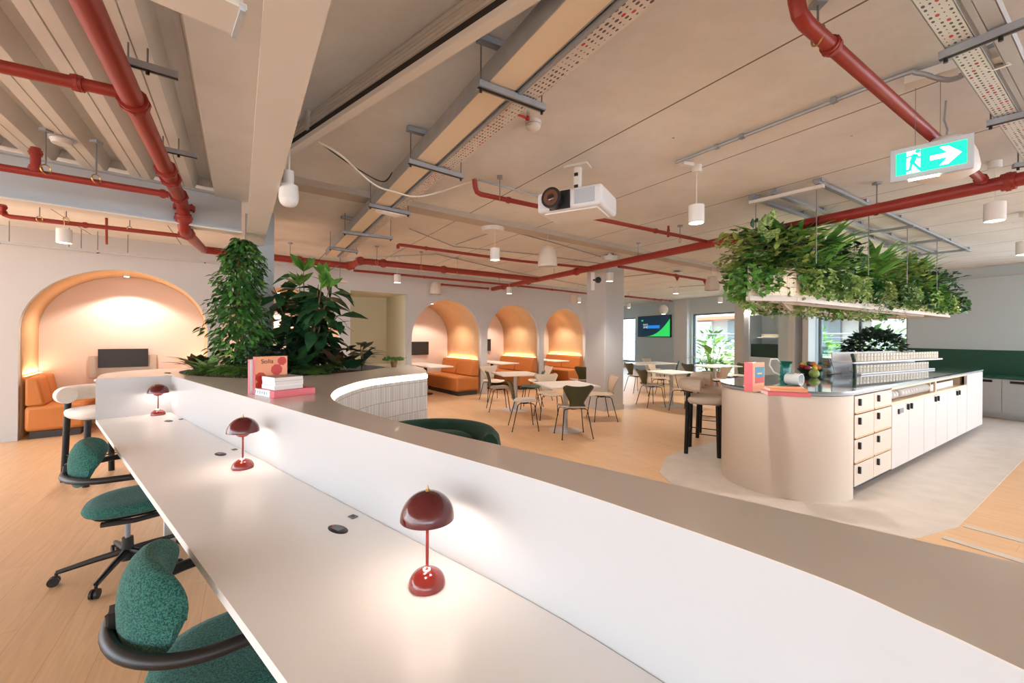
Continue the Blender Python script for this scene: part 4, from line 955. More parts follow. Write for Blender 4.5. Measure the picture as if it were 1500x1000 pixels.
# ================================================================= WALL SCREEN
a, b = w_at(984), w_at(936); mid_ = (a+b)/2; c = wl(mid_, -.06, 0); c.z = 1.93; Wd = abs(b-a); Hh = .92
t = thing('wall_screen', 'large wall screen with navy and green slide between the far windows', 'screen', c, ang(-WD)); # x axis to the viewer's right
M().box((0, .02, 0), (Wd, .05, Hh)).build('bezel', 'black', t, smooth=False); M().box((0, -.008, 0), (Wd-.05, .004, Hh-.05)).build('display', 'tvbg', t, smooth=False)
w2, h2 = (Wd-.06)/2, (Hh-.06)/2; n = 12
pts = [(w2*(-.5+1.5*i/n), -h2+h2*1.7*(i/n)**2.2) for i in range(n+1)]+[(w2, -h2)]
M().add([(x, -.0115, z) for x, z in pts], [tuple(range(len(pts)))]).build('slide_shape', 'tvg', t, smooth=False, recalc=False)
M().box((.0, -.012, -.05*h2), (w2*.8, .001, .13)).build('slide_band', 'tvb', t, smooth=False)
M().add([(-w2*.82, -.012, h2*.66), (-w2*.62, -.012, h2*.70), (-w2*.7, -.012, h2*.5)], [(0, 1, 2)]).build('slide_logo', 'tvg', t, smooth=False, recalc=False)
text('slide_text', 'WHAT’S', .09, 'tvw', Matrix.Translation((-w2*.5, -.013, h2*.18)) @ Matrix.Rotation(PI/2, 4, 'X'), t, .0005); text('slide_text', 'SAVE', .13, 'tvw', Matrix.Translation((-w2*.5, -.013, -h2*.08)) @ Matrix.Rotation(PI/2, 4, 'X'), t, .0005)
# ================================================================= FOLIAGE HELPERS
def rv(a, b): return random.uniform(a, b)
def sphv():
    while 1:
        v = Vector((rv(-1, 1), rv(-1, 1), rv(-1, 1)))
        if .1 < v.length < 1: return v.normalized()
def plant(name, lbl, cat, loc, parts, grp=None):
    """parts: list of (part name, M, material)"""
    if len(parts) == 1:
        o = parts[0][1].build(name, parts[0][2], smooth=True, recalc=False, ang=70); o.location = loc; return tag(o, lbl, cat, grp)
    t = thing(name, lbl, cat, loc, 0, grp)
    for n, m, mt in parts: m.build(n, mt, t, recalc=False, ang=70)
    return t
def cloud(m, n, f, L, W, droop=.3, down=.2, seg=2):
    """n leaves; f() returns a point and outward direction"""
    for _ in range(n):
        p, d = f(); d = (d+Vector((rv(-.5,.5), rv(-.5,.5), rv(-.5,.3)-down))).normalized()
        k = rv(.7, 1.25); m.leaf(p, d, sphv()*.5+Vector((0,0,1)), L*k, W*k, droop*rv(.3, 1.4), .12, seg)
def trail(m, p, d, L, n, lf, wd, spread=.03):
    """a hanging stem with leaves, starting at p, arching out along d then down"""
    p = Vector(p); v = Vector(d)*.5+Vector((0,0,.25)); st = L/n
    for i in range(n):
        v = (v*.72+Vector((rv(-.12,.12), rv(-.12,.12), -.5))).normalized(); p = p+v*st
        for s in (-1, 1):
            dd = (v.cross(Vector((0,0,1)))*s+Vector((rv(-.7,.7), rv(-.7,.7), rv(-.5,.3)))).normalized()
            m.leaf(p, dd, sphv()+Vector((0,0,1)), lf*rv(.7,1.2), wd*rv(.7,1.2), .2, .1, 2)
    return m
def fern(m, p, n, L, W, tilt=.5, az0=0, az1=2*PI, pin=9, droop=.5):
    for i in range(n):
        a = rv(az0, az1); d = Vector((math.cos(a), math.sin(a), rv(tilt-.3, tilt+.5))).normalized(); ln = L*rv(.7, 1.15)
        prev = Vector(p)
        for k in range(1, pin+1):
            t = k/pin; c = Vector(p)+d*ln*t-Vector((0,0,1))*droop*ln*t*t; ax = (c-prev).normalized(); s = ax.cross(Vector((0,0,1)));
            if s.length < .05: s = Vector((1,0,0))
            s.normalize(); w = W*math.sin(PI*min(1, t*.85+.12))
            for q in (-1, 1): m.leaf(c, (s*q+ax*.55), Vector((0,0,1)), w, w*.28, .2, .05, 1)
            prev = c
        m.leaf(prev, d-Vector((0,0,.6)), Vector((0,0,1)), W*.5, W*.2, .3, .05, 1)
def sword(m, p, n, L, W, tilt=.9, az0=0, az1=2*PI, droop=.35):
    for i in range(n):
        a = rv(az0, az1); d = Vector((math.cos(a), math.sin(a), rv(tilt-.5, tilt+.8))).normalized()
        m.leaf(Vector(p)+Vector((rv(-.04,.04), rv(-.04,.04), 0)), d, Vector((0,0,1)), L*rv(.7,1.15), W*rv(.8,1.2), droop*rv(.5,1.3), .12, 3)
# ================================================================= PLANTS IN THE BED
SZ = ZL-.03
tp = D(352, 545, 4.3); tp.z = SZ
ft = thing('ficus_tree', 'tall ficus with braided trunk growing in the planting bed beside the steel column', 'plant', tp, 0)
m = M()
for k in range(3): m.tube([(.025*math.cos(k*2.1+z*5), .025*math.sin(k*2.1+z*5), z) for z in [i*.08 for i in range(16)]], [.014]*8+[.011]*8, 7)
for k in range(26):
    a, z = rv(0, 2*PI), rv(.25, 1.2); r = rv(.12, .26); m.tube([(0, 0, z), (r*.5*math.cos(a), r*.5*math.sin(a), z+.08), (r*math.cos(a), r*math.sin(a), z+.08)], [.006, .004, .002], 5)
m.build('trunk', 'bark', ft)
def fcan():
    h = rv(0, 1)**.9; z = .12+1.3*h; R = (.31-.12*h)*(1 if h < .85 else (1-h)/.15*.6+.4) if h > .05 else .22
    if h < .45: R *= 1.18
    a = rv(0, 2*PI); R *= .8+.32*math.sin(a*2+z*9)*math.sin(z*14+a); r = R*rv(.3, 1.08)**.7; d = Vector((math.cos(a), math.sin(a), .1)); return Vector((r*math.cos(a), r*math.sin(a), z)), d
m = M(); cloud(m, 2300, fcan, .066, .033, .45, .4); m.build('foliage', 'ficus', ft, recalc=False)
m = M(); cloud(m, 650, fcan, .064, .034, .4, .3); m.build('young_leaves', 'limel', ft, recalc=False)
p = D(448, 545, 4.75); p.z = SZ
bt = thing('rubber_plant', 'dark broad-leaved plant filling the right half of the planting bed', 'plant', p, 0)
m = M(); stems = []
for k in range(13):
    a, r = rv(0, 2*PI), rv(.05, .38); h = rv(.45, 1.0) if k > 3 else (1.18, 1.1, 1.0, .95)[k]
    e = Vector((r*math.cos(a)*1.15, r*math.sin(a)*.8, h)); stems.append(e); m.tube([(e.x*.2, e.y*.2, 0), (e.x*.6, e.y*.6, h*.55), tuple(e)], [.012, .009, .005], 6)
m.build('stems', 'bark', bt)
def bcan():
    e = random.choice(stems); t = rv(.25, 1.0); q = Vector((e.x*(.2+.8*t), e.y*(.2+.8*t), e.z*t)); a = rv(0, 2*PI); d = Vector((math.cos(a), math.sin(a), .25)); return q+d*rv(.02, .1), d
m = M(); cloud(m, 330, bcan, .24, .12, .55, .15, 3); m.build('foliage', 'bigl', bt, recalc=False)
m = M(); cloud(m, 40, lambda: (lambda e: (e, Vector((rv(-1,1), rv(-1,1), 1.2))))(random.choice(stems[:5])), .2, .1, .3, -.2, 3); m.build('top_leaves', 'limel', bt, recalc=False)
m = M(); cloud(m, 150, lambda: (Vector((rv(-.5,.45), rv(-.35,.3), rv(.02, .3))), Vector((rv(-1,1), rv(-1,1), .4))), .2, .1, .5, .1, 3); m.build('lower_foliage', 'darkl', bt, recalc=False)
def low(px, py, d, lbl, kind, mt, n=1, **k):
    q = D(px, py, d); q.z = SZ; m = M()
    if kind == 'fern': fern(m, (0,0,.02), k.get('c', 16)+10, k.get('L', .28)*1.45, .09, 1.1, droop=.6)
    elif kind == 'broad': sword(m, (0,0,.05), k.get('c', 16)+6, k.get('L', .22)*1.4, k.get('W', .09)*1.2, 1.2, droop=.6)
    else: cloud(m, k.get('c', 160), lambda: (Vector((rv(-.18,.18), rv(-.16,.16), rv(.02,.26))), Vector((rv(-1,1), rv(-1,1), .5))), .07, .045, .3, 0)
    return plant('bed_plant', lbl, 'plant', q, [('foliage', m, mt)], 'low plants in the planting bed')
low(292, 545, 4.25, 'low reddish-leaved plant at the left tip of the planting bed', 'broad', 'redl', c=20, L=.2)
low(307, 545, 4.1, 'pale-centred leafy plant at the left of the bed', 'broad', 'varieg', c=14, L=.15, W=.07)
low(322, 545, 4.0, 'bright green fern at the front left of the bed', 'fern', 'limel', c=22, L=.24)
low(352, 545, 3.95, 'bright green fern below the ficus trunk', 'fern', 'limel', c=22, L=.24)
low(300, 545, 3.98, 'small pale fern at the very front left edge of the bed', 'fern', 'fern', c=16, L=.16)
low(340, 545, 3.85, 'small bright fern at the front edge of the bed', 'fern', 'limel', c=18, L=.17)
low(372, 545, 3.82, 'small bright fern touching the upright peach book', 'fern', 'fern', c=18, L=.17)
low(455, 545, 4.02, 'small fern at the front edge right of the books', 'fern', 'fern', c=18, L=.17)
low(515, 545, 4.5, 'small leafy plant at the front right edge of the bed', 'broad', 'bigl', c=14, L=.14)
low(385, 545, 4.05, 'dark ground plant behind the peach book', 'bush', 'darkl', c=240)
low(412, 545, 4.1, 'dark fern just right of the peach book', 'fern', 'bigl', c=24, L=.26)
low(440, 545, 4.2, 'dark spreading plant at the front of the broad-leaved bush', 'broad', 'bigl', c=22, L=.26, W=.07)
low(468, 545, 4.3, 'bright fern low at the right of the broad-leaved bush', 'fern', 'fern', c=18, L=.26)
low(495, 545, 4.5, 'reddish-stemmed plant near the right end of the bed', 'broad', 'redl', c=18, L=.24)
q = D(530, 545, 4.75); q.z = SZ
m = M(); st = M()
for k in range(7):
    a = -.8+k*.5; st.tube([(0,0,0), (.05*math.cos(a), .05*math.sin(a), .12+.03*k)], .006, 5); sword(m, (.05*math.cos(a), .05*math.sin(a), .12+.03*k), 2, .2, .1, .5, a-.6, a+.6, .4)
plant('bed_plant', 'upright dark rubber plant at the right tip of the planting bed', 'plant', q, [('stems', st, 'bark'), ('foliage', m, 'darkl')], 'low plants in the planting bed')
q = P(577, 537.5, ZL); t = thing('potted_plant', 'small green flat-topped plant in a brown cup on the far ledge', 'plant', q, 0)
M().lathe([(0, 0), (.03, 0), (.042, .07), (.036, .07), (.03, .02), (0, .01)], n=20).build('pot', 'bark', t)
m = M(); cloud(m, 240, lambda: (Vector((rv(-1,1)*.11, rv(-1,1)*.1, .075+rv(0, .03))), Vector((rv(-1,1), rv(-1,1), .8))), .035, .024, .2, 0, 1); m.build('foliage', 'fern', t, recalc=False)
# dark bush on the island and the plant by the far window
def bush(loc, R, n, mt, lbl, L, W, nm='leafy_bush', nm2='leaves'):
    def f():
        d = sphv(); d.z = abs(d.z); r = rv(.5, 1)**.5; return Vector((d.x*R[0]*r, d.y*R[1]*r, d.z*R[2]*r)), d
    m = M(); cloud(m, n, f, L, W, .3, .1); return plant(nm, lbl, 'plant', loc, [('foliage', m, mt)])
bc = isl(isl_px(1281, .92), .92, WT+.2); bush(bc, (.48, .3, .42), 1150, 'darkl', 'dense dark-leaved bush standing in the island planter box', .085, .05)
for ax in ((-.3, .1),): pass
wp = P(1043, 569, 0); wt = thing('potted_plant', 'tall paddle-leaved plant in a pink pot before the far window', 'plant', wp, 0)
M().lathe([(0, 0), (.22, 0), (.28, .5), (.25, .5), (.2, .05), (0, .05)], n=24).build('pot', 'terra', wt)
st = M(); m = M()
for k in range(9):
    a = rv(0, 2*PI); e = Vector((.35*math.cos(a)*rv(.3,1), .35*math.sin(a), rv(.8, 1.35))); st.tube([(0,0,.4), (e.x*.4, e.y*.4, e.z*.6), tuple(e)], .012, 5); m.leaf(e, Vector((math.cos(a), math.sin(a), rv(.3, 1.4))), Vector((0,0,1)), .5, .22, .35, .12, 3)
cloud(m, 60, lambda: (Vector((rv(-.3,.3), rv(-.3,.3), rv(.5,.8))), Vector((rv(-1,1), rv(-1,1), .5))), .22, .1)
st.build('stems', 'limel', wt); m.build('foliage', 'limel', wt, recalc=False)
# shrubs on the terrace
for k in range(7):
    bush(wl(-1+k*2.3, 3.2+.3*(k % 2), 0), (1.0, .7, 1.9), 260, ('limel', 'paleg', 'fern')[k % 3], 'sunlit shrub on the terrace beyond the railing' , .28, .14, 'terrace_shrub'); 
for o in bpy.data.objects:
    if o.name.startswith('terrace_shrub'): o['group'] = 'terrace shrubs'
# ================================================================= HANGING PLANTER
ZB, ZT = 1.90, 2.20
A_, B_, C_ = P(1096, 434, ZB), P(1165, 436, ZB), P(1403, 463, ZB)
BCd = (C_-B_).normalized(); BCn = Vector((-BCd.y, BCd.x, 0)); C_ = B_+BCd*5.5
E_ = C_+BCn*1.05; D_ = B_+BCn*1.05+BCd*1.6
ring = [A_, B_, C_, E_, D_]
hp = thing('hanging_planter', 'large suspended planter frame with beige perforated sides above the kitchen island', 'planter', (0, 0, 0))
cen = sum(ring, Vector())/5; inn_ = []
def inset(pts, d):
    out = []; n = len(pts)
    for i in range(n):
        a, b, c = pts[i-1], pts[i], pts[(i+1) % n]; e1, e2 = (b-a).normalized(), (c-b).normalized(); n1, n2 = Vector((-e1.y, e1.x, 0)), Vector((-e2.y, e2.x, 0)); bi = (n1+n2).normalized(); out.append(b+bi*d/max(.4, bi.dot(n1)))
    return out
inn_ = inset(ring, .26)
names_ = ['end_trough', 'near_trough', 'right_trough', 'far_trough', 'left_trough']
for i in range(5):
    a, b, c, d = ring[i], ring[(i+1) % 5], inn_[(i+1) % 5], inn_[i]
    poly = [(p.x, p.y) for p in (a, b, c, d)]
    tr = M().prism(poly, ZB, ZB+.02).build(names_[i], 'frame', hp, smooth=False)
    m = M(); up = Vector((0,0,(ZT-ZB)/2+.01)); m.bar(a+up, b+up, .012, ZT-ZB-.02); m.build('side_panel', 'perfp', tr, smooth=False)
    m = M(); m.bar(d+up, c+up, .012, ZT-ZB-.02); m.build('inner_panel', 'perfp', tr, smooth=False)
    m = M(); m.bar(a+Vector((0,0,-.02)), b+Vector((0,0,-.02)), .04, .04); m.bar(d+Vector((0,0,-.015)), c+Vector((0,0,-.015)), .03, .03); m.build('edge_rail', 'frame', tr, smooth=False)
    M().prism(poly, ZT-.06, ZT-.04).build('soil', 'soil', tr, smooth=False)
# overhead strut frame
fr0, fr1 = P(1098, 297, 2.88), P(1207, 272, 2.88); fd = (fr1-fr0).normalized()
uf = thing('support_rig', 'galvanised strut frame on the ceiling carrying the hanging planter', 'bracket', (0, 0, 0))
cnt = 0
for k in range(5):
    a = fr0+BCd*(k*1.25); b = fr1+BCd*(k*1.25); M().bar(a, b, .041, .03).build('cross_strut', 'pend' if k < 2 else 'galv', uf, smooth=False)
for tt in (.06, .36, .94):
    a = fr0+(fr1-fr0)*tt+Vector((0, 0, .035)); M().bar(a-BCd*.05, a+BCd*5.4, .041, .03).build('long_strut', 'galv', uf, smooth=False)
    for k in range(6): M().box(a+BCd*(k*1.05)+Vector((0, 0, .02)), (.07, .07, .03), rz=ang(BCd)).build('clamp', 'galv', uf, smooth=False)
for k in range(5):
    for tt in (.08, .9):
        a = fr0+(fr1-fr0)*tt+BCd*(k*1.25+.02)
        if k < 4: M().cyl((a.x, a.y, 2.87), (a.x, a.y, ZT-.02), .004, n=6).build('rod', 'rod', uf)
# warm strips inside planter
for (a, b) in ((inn_[1]+BCd*.3, inn_[2]-BCd*.3),):
    pa, pb = a+Vector((0,0,ZT-ZB+.12)), b+Vector((0,0,ZT-ZB+.12))
    mb = M().bar(pa, pa+(pb-pa)*1, .03, .02); o = mb.build('grow_light', 'glow2', hp, smooth=False)
for k in range(5):
    L = bpy.data.lights.new('planter_light', 'POINT'); L.energy = 4; L.color = (1, .84, .62); L.shadow_soft_size = .12
    l = bpy.data.objects.new('planter_light', L); C.objects.link(l); l.location = inn_[1]+BCd*(.45+k*1.05)+BCn*.2+Vector((0, 0, ZT-ZB+.25))
# plants
kinds = {
 'ivy': ('trailing_ivy', 'green ivy'), 'pale': ('trailing_vine', 'pale olive vine'), 'fern': ('hanging_fern', 'bright green fern'), 'olive': ('hanging_shrub', 'olive-leaved shrub'),
 'sword': ('birds_nest_fern', 'broad strap-leaved fern'), 'var': ('variegated_plant', 'cream-veined leafy plant'), 'dark': ('bushy_plant', 'dark bushy plant'), 'silver': ('silver_vine', 'silvery narrow-leaved vine'), 'palm': ('feather_palm', 'feathery green palm')}
hpn = [0]
def hplant(kind, pos, out, where, s=1.0):
    out = Vector(out).normalized(); az = ang(out); m = M(); pos = Vector(pos); pos.z = ZT-.04
    if kind == 'ivy':
        for k in range(int(22*s)): trail(m, (rv(-.22,.22), rv(-.1,.1), .04), out+Vector((rv(-.4,.4), rv(-.4,.4), 0)), rv(.12,.3), 8, .062, .054)
        cloud(m, 60, lambda: (Vector((rv(-.2,.2), rv(-.12,.12), rv(0,.16))), out+Vector((0,0,.6))), .06, .05); mt = random.choice(['fern', 'limel', 'ficus'])
    elif kind == 'pale':
        for k in range(int(26*s)): trail(m, (rv(-.22,.22), rv(-.1,.1), .04), out+Vector((rv(-.4,.4), rv(-.4,.4), 0)), rv(.15,.31), 10, .05, .03)
        mt = random.choice(['paleg', 'olivel', 'paleg'])
    elif kind == 'silver':
        for k in range(10): trail(m, (rv(-.18,.18), rv(-.1,.1), .05), out+Vector((rv(-.4,.4), rv(-.4,.4), .3)), rv(.3,.5), 15, .06, .012)
        mt = 'silver'
    elif kind == 'fern': fern(m, (0,0,.05), 26, .45, .09, .6, az-1.7, az+1.7, 12, .75); mt = 'fern'
    elif kind == 'palm': fern(m, (0,0,.05), 20, .5, .12, .8, 0, 2*PI, 12, .55); mt = random.choice(['ficus', 'limel'])
    elif kind == 'sword': sword(m, (0,0,.06), int(20*s), .5*s, .09, .95, az-2, az+2, .45); mt = 'limel'
    elif kind == 'var': sword(m, (0,0,.06), 16, .22, .11, 1.0, 0, 2*PI, .4); sword(m, (0,0,.2), 4, .2, .1, 2.0, 0, 2*PI, .2); mt = 'varieg'
    elif kind == 'olive': cloud(m, 340, lambda: (Vector((rv(-.24,.24), rv(-.18,.18), rv(-.02,.4))), out+Vector((rv(-.6,.6), rv(-.6,.6), .5))), .09, .045, .3, .1); mt = 'olivel'
    else: cloud(m, 400, lambda: (Vector((rv(-.26,.26), rv(-.2,.2), rv(-.1,.45))), out*.7+Vector((rv(-.7,.7), rv(-.7,.7), .6))), rv(.085,.12), .045, .3, .1); mt = random.choice(['ficus', 'darkl', 'bigl', 'fern'])
    nm, lb = kinds[kind]
    return plant(nm, '%s %s' % (lb, where), 'plant', pos, [('foliage', m, mt)], lb+'s of the hanging planter')
def edge_row(a, b, out, seq, where, jit=.05, back=.12):
    n = len(seq); L = (b-a).length
    for i, k in enumerate(seq):
        p = a+(b-a)*((i+.5)/n)-Vector(out)*back+(b-a).normalized()*rv(-jit, jit)
        hplant(k, p, out, where, 1)
oN = -BCn; oE = Vector(((B_-A_).y, -(B_-A_).x, 0)).normalized(); oL = Vector(((A_-D_).y, -(A_-D_).x, 0)).normalized()
W1 = 'hanging over the short end of the ceiling planter facing the tables'; W2 = 'on the long near side of the ceiling planter'; W3 = 'at the far right end of the ceiling planter'; W4 = 'trailing from the far side of the ceiling planter'; W5 = 'on the slanting left side of the ceiling planter'
edge_row(A_, B_, oE, ['ivy', 'pale', 'ivy'], W1); edge_row(A_, B_, oE, ['olive', 'var', 'palm'], W1, back=.16); edge_row(A_, B_, oE, ['ivy', 'fern', 'olive'], W1, back=.04)
edge_row(B_, C_, oN, ['ivy', 'pale', 'ivy', 'pale', 'silver', 'pale', 'ivy', 'pale', 'pale', 'ivy', 'pale', 'ivy', 'pale', 'ivy'], W2, back=.05)
edge_row(B_, C_, oN, ['pale', 'ivy', 'pale', 'pale', 'ivy', 'pale', 'silver', 'ivy', 'pale', 'ivy', 'pale', 'pale', 'ivy', 'pale', 'pale', 'ivy'], W2, back=-.03)
edge_row(B_, C_, oN, ['dark', 'fern', 'sword', 'dark', 'palm', 'fern', 'sword', 'olive', 'dark', 'palm', 'olive', 'dark', 'sword', 'fern', 'dark'], W2, back=.14)
edge_row(C_, E_, BCd, ['dark', 'ivy', 'dark'], W3); edge_row(C_, E_, BCd, ['ivy', 'ivy'], W3, back=.03)
n0_ = set(bpy.data.objects); edge_row(E_, D_, BCn, ['pale', 'ivy', 'pale', 'ivy', 'pale', 'pale', 'ivy', 'pale'], W4, back=.03); edge_row(D_+BCn*-.3, E_+BCn*-.3, -BCn, ['pale', 'ivy', 'pale', 'pale', 'ivy', 'pale'], W4, back=.0); edge_row(E_, D_, BCn, ['dark', 'olive', 'palm', 'dark', 'olive'], W4)
edge_row(D_, A_, oL, ['ivy', 'pale', 'ivy', 'pale', 'ivy'], W5, back=.03)
for o_ in set(bpy.data.objects)-n0_: o_.location.z -= .1
edge_row(D_, A_, oL, ['dark', 'palm', 'olive', 'dark'], W5)
for i_, (kk, tt) in enumerate((('sword', .12), ('palm', .5), ('sword', .95), ('palm', 1.35), ('var', 1.7), ('palm', 2.1), ('sword', 2.6), ('palm', 3.1), ('olive', 3.6), ('sword', 4.1), ('palm', 4.6), ('palm', 5.1))):
    o_ = hplant(kk, B_+BCd*tt+BCn*.16, oN, 'standing up along the crest of the ceiling planter', 1.1); o_.location.z += .2
o_ = hplant('var', A_+(B_-A_)*.35, oE, 'poking up at the left tip of the ceiling planter'); o_.location.z += .22
hplant('sword', B_+BCd*.35+BCn*.2, oN, 'standing tallest at the near corner of the ceiling planter', 1.25)
# ================================================================= PIPES, TRAYS AND FITTINGS UNDER THE CEILING
def pipe(lbl, pts, r, fits=(), name='sprinkler_pipe', grp=None, m='red', bend=.0):
    """red steel pipe; fits = distances (0..1) with grooved couplings"""
    pts = [Vector(p) for p in pts]; c = pts[0]; t = thing(name, lbl, 'pipe', c, 0, grp)
    loc = [p-c for p in pts]
    if len(loc) > 2:         # round the corners
        q = [loc[0]]
        for i in range(1, len(loc)-1):
            a, b, d = loc[i-1], loc[i], loc[i+1]; k = min(r*2.2, (a-b).length*.45, (d-b).length*.45); p0, p1 = b+(a-b).normalized()*k, b+(d-b).normalized()*k
            q += [p0, p0*.25+b*.5+p1*.25, p1]
        q.append(loc[-1]); loc = q
    M().tube(loc, r, 14).build('pipe_run', m, t)
    for f in fits:
        n = len(pts)-1; s = f*n; i = min(int(s), n-1); u = s-i; p = (pts[i].lerp(pts[i+1], u))-c; d = (pts[i+1]-pts[i]).normalized()
        M().cyl(p-d*r*.7, p+d*r*.7, r*1.28, n=16).cyl(p-d*r*.25, p+d*r*.25, r*1.42, n=8).build('coupling', m, t)
    return t
def hanger(pt, r, lbl, top=None):
    pt = Vector(pt); top = top or ZC; t = thing('pipe_hanger', lbl, 'bracket', pt, 0, 'pipe hangers')
    M().tube([(0, (r+.004)*math.cos(a), (r+.004)*math.sin(a)) for a in [2*PI*i/16 for i in range(16)]], .004, 6, True).build('clip', 'brass', t)
    M().cyl((0, 0, r), (0, 0, top-pt.z), .0045, n=6).build('rod', 'rod', t); M().box((0, 0, top-pt.z-.012), (.05, .05, .02)).build('anchor', 'galv', t)
z1 = 2.70
PA = [P(1640, 232, z1), P(1500, 266, z1), P(1286.7, 314, z1), P(1039, 361, z1), P(790.8, 411.5, z1), P(713, 425, z1)]
PA = [PA[0], PA[-1]]
def onPA(px):
    u = (px-CX)/F; a, b = PA; d = b-a; t = (u*a.y-a.x)/(d.x-u*d.y); return a+d*t
pipe('thick red main running from the right edge above the planter to the far tables', PA, .052, (.05, .28, .6, .78, .9, .995))
for px, w in ((1283, 'beside the hanging planter frame'), (934, 'near the round white ceiling boxes'), (811, 'left of the projector line'), (731, 'at the far end')):
    hanger(onPA(px), .052, 'rod hanger holding the thick red main '+w)
PB = [P(1150, -60, 2.80), P(1172, 27, 2.80), P(1440, 284, 2.80)]
dB = (PB[2]-PB[1]).normalized()
up = PB[1]-dB*.02
pipe('red pipe slanting from the top edge down behind the exit sign', [up+Vector((-.02,0,.19)), up, onPA(1441)+Vector((0,0,.03))], .03, (.55, .98))
hanger(P(1198, 52, 2.80), .034, 'galvanised ring hanger on the red pipe at the top of the view')
pipe('thin red branch behind the projector joining the thick main', [P(695, 262, 2.86), P(697, 283, 2.75), onPA(1036)+Vector((0,0,.03))], .022, (.55, .85))
M_ = None
for px, py, w in ((732, 290, 'left of the projector'), (996, 352, 'right of the projector')): hanger(P(px, py, 2.75), .024, 'thin rod hanger on the branch pipe '+w)
t = P(979, 347, 2.76); pipe('short red riser with a sprinkler head right of the projector', [t, t+Vector((0,0,.14))], .014, (.1, .6), name='sprinkler_riser')
pipe('thin red branch across the middle ceiling behind the bell pendant', [P(583, 362, 2.66), P(583.5, 358, 2.72), P(760, 382, 2.72), onPA(868)], .022, (.4,))
# main running left to right along the arches
zm = 2.66
PL = [P(290, 352, zm-.12), P(292, 364, zm), P(320, 367.5, zm), P(400, 378, zm), P(511, 389, zm)]
q0 = P(400, 378.5, zm); q1 = P(513, 389.5, zm); dm = (q1-q0).normalized(); pL0 = P(301, 366, zm)
r0_ = P(528, 382, zm+.03); r1_ = onPA(788)
pipe('thick red pipe crossing behind the steel column toward the arches', [pL0, q1, r0_, r1_], .052, (.2, .33, .37, .66, .7, .8))
for px, py, w in ((425, 380, 'right of the steel column'), (552, 384, 'above the plants'), (617, 391, 'above the recess'), (670, 398, 'above the first small arch')): hanger(P(px, py, zm+.02), .052, 'rod hanger on the arch-side red main '+w)
# big pipe under the deck with elbow and the drop to the main
BG0 = P(113, -25, 2.72); BG1 = P(268, 303, 2.72); BGd = (BG1-BG0).normalized()
BG1b = P(268, 300, 2.70)
drop = BG1b+BGd*.1
pipe('thick red pipe descending under the ribbed deck to the grey beam', [BG0, BG1b, drop+Vector((0,0,-.22)), pL0-dm*.02], .05, (.1, .22, .245, .3, .5, .7))
# make flange bolts
fl = drop+Vector((0,0,-.0)); o = thing('pipe_flange', 'bolted red flange where the thick pipe meets the grey beam', 'pipe fitting', fl, 0)
M().cyl((0,0,-.02), (0,0,.02), .085, n=20).build('disc', 'red', o)
for k in range(8): a = k*PI/4; M().cyl((.07*math.cos(a), .07*math.sin(a), -.035), (.07*math.cos(a), .07*math.sin(a), .035), .008, n=6).build('bolt', 'red', o)
pipe('red branch crossing the ribbed deck from the left edge', [P(-60, 80, 2.74), P(-10, 95, 2.74), P(188, 138, 2.74)], .03, (.97, .8))
zz = 2.62; pipe('thin red pipe running in front of the grey beam web', [P(-50, 236, zz), P(0, 245, zz), P(247, 285, zz)], .026, (.35, .98))
t = P(52, 252, zz); pipe('short red riser with a brass sprinkler at the left of the grey beam', [t, t+Vector((0,0,.17))], .026, (.15, .8), name='sprinkler_riser')
pipe('thin red pipe behind the grey beam above the large arch', [P(4, 300, 2.80), P(4, 316, 2.70), P(280, 347, 2.66)], .024, (.1, .35, .7))
pipe('red drop pipe above the large left arch', [P(156, 320, 2.8), P(156, 357, 2.58)], .013, name='sprinkler_riser')
pipe('lower thin red pipe along the arch wall', [P(518, 396, 2.7), P(745, 417, 2.7), P(862, 430, 2.7)], .024, (.2, .55, .75))
pipe('second thin red pipe above the first small arches', [P(646, 416.5, 2.62), P(716, 422.5, 2.62)], .022, (.02, .98))
pipe('thin red pipe right of the white column heading to the planter', [P(906, 390, 2.75), P(1082, 418, 2.75)], .026, (.4,))
pipe('short red pipe far behind the white column', [P(916, 434, 2.7), P(984, 441, 2.7)], .03, (.6, .75, .95))
for px, py in ((1033, 411), (992, 405)):
    p = P(px, py, 2.73); t = thing('sprinkler', 'red cone sprinkler cap under the pipe right of the column' if px < 1000 else 'red cone sprinkler cap beside the planter foliage', 'sprinkler', p); M().cyl((0,0,0), (0,0,-.09), .05, .006).build('cone', 'red', t)
# deck strut brackets
def strut(a, b, lbl, rods=(.5,), top=2.9, m='galv', name='strut_bracket', w=.041, h=.03):
    a, b = Vector(a), Vector(b); t = thing(name, lbl, 'bracket', a, 0, None); M().bar((0,0,0), b-a, w, h).build('channel', m, t, smooth=False)
    M().bar(Vector((0,0,-h*.51)), (b-a)+Vector((0,0,-h*.51)), w*.45, .003).build('slot', 'dark', t, smooth=False)
    for f in rods: p = (b-a)*f; M().cyl(p, (p.x, p.y, top-a.z), .004, n=6).build('rod', 'rod', t); M().cyl(p+Vector((0,0,-.035)), p+Vector((0,0,-.01)), .008, n=6).build('nut', 'black', t)
    return t
strut(P(177, 87, 2.80), P(261, 112, 2.80), 'grey strut bracket under the ribbed deck, nearer the top', (.12, .45))
strut(P(233, 217, 2.80), P(289, 229, 2.80), 'grey strut bracket under the ribbed deck, near the grey beam', (.1, .5))
for px, py, w in ((141, 262, 'before the beam near the left riser'), (67, 248, 'left of the brass riser'),): hanger(P(px, py, zz), .028, 'rod hanger on the thin pipe '+w, 2.9)
for px, py, w in ((58, 321, 'leftmost behind the grey beam'), (97, 322, 'above the left of the large arch'), (190, 335, 'above the right of the large arch')): hanger(P(px, py, 2.69), .026, 'rod hanger on the pipe '+w)
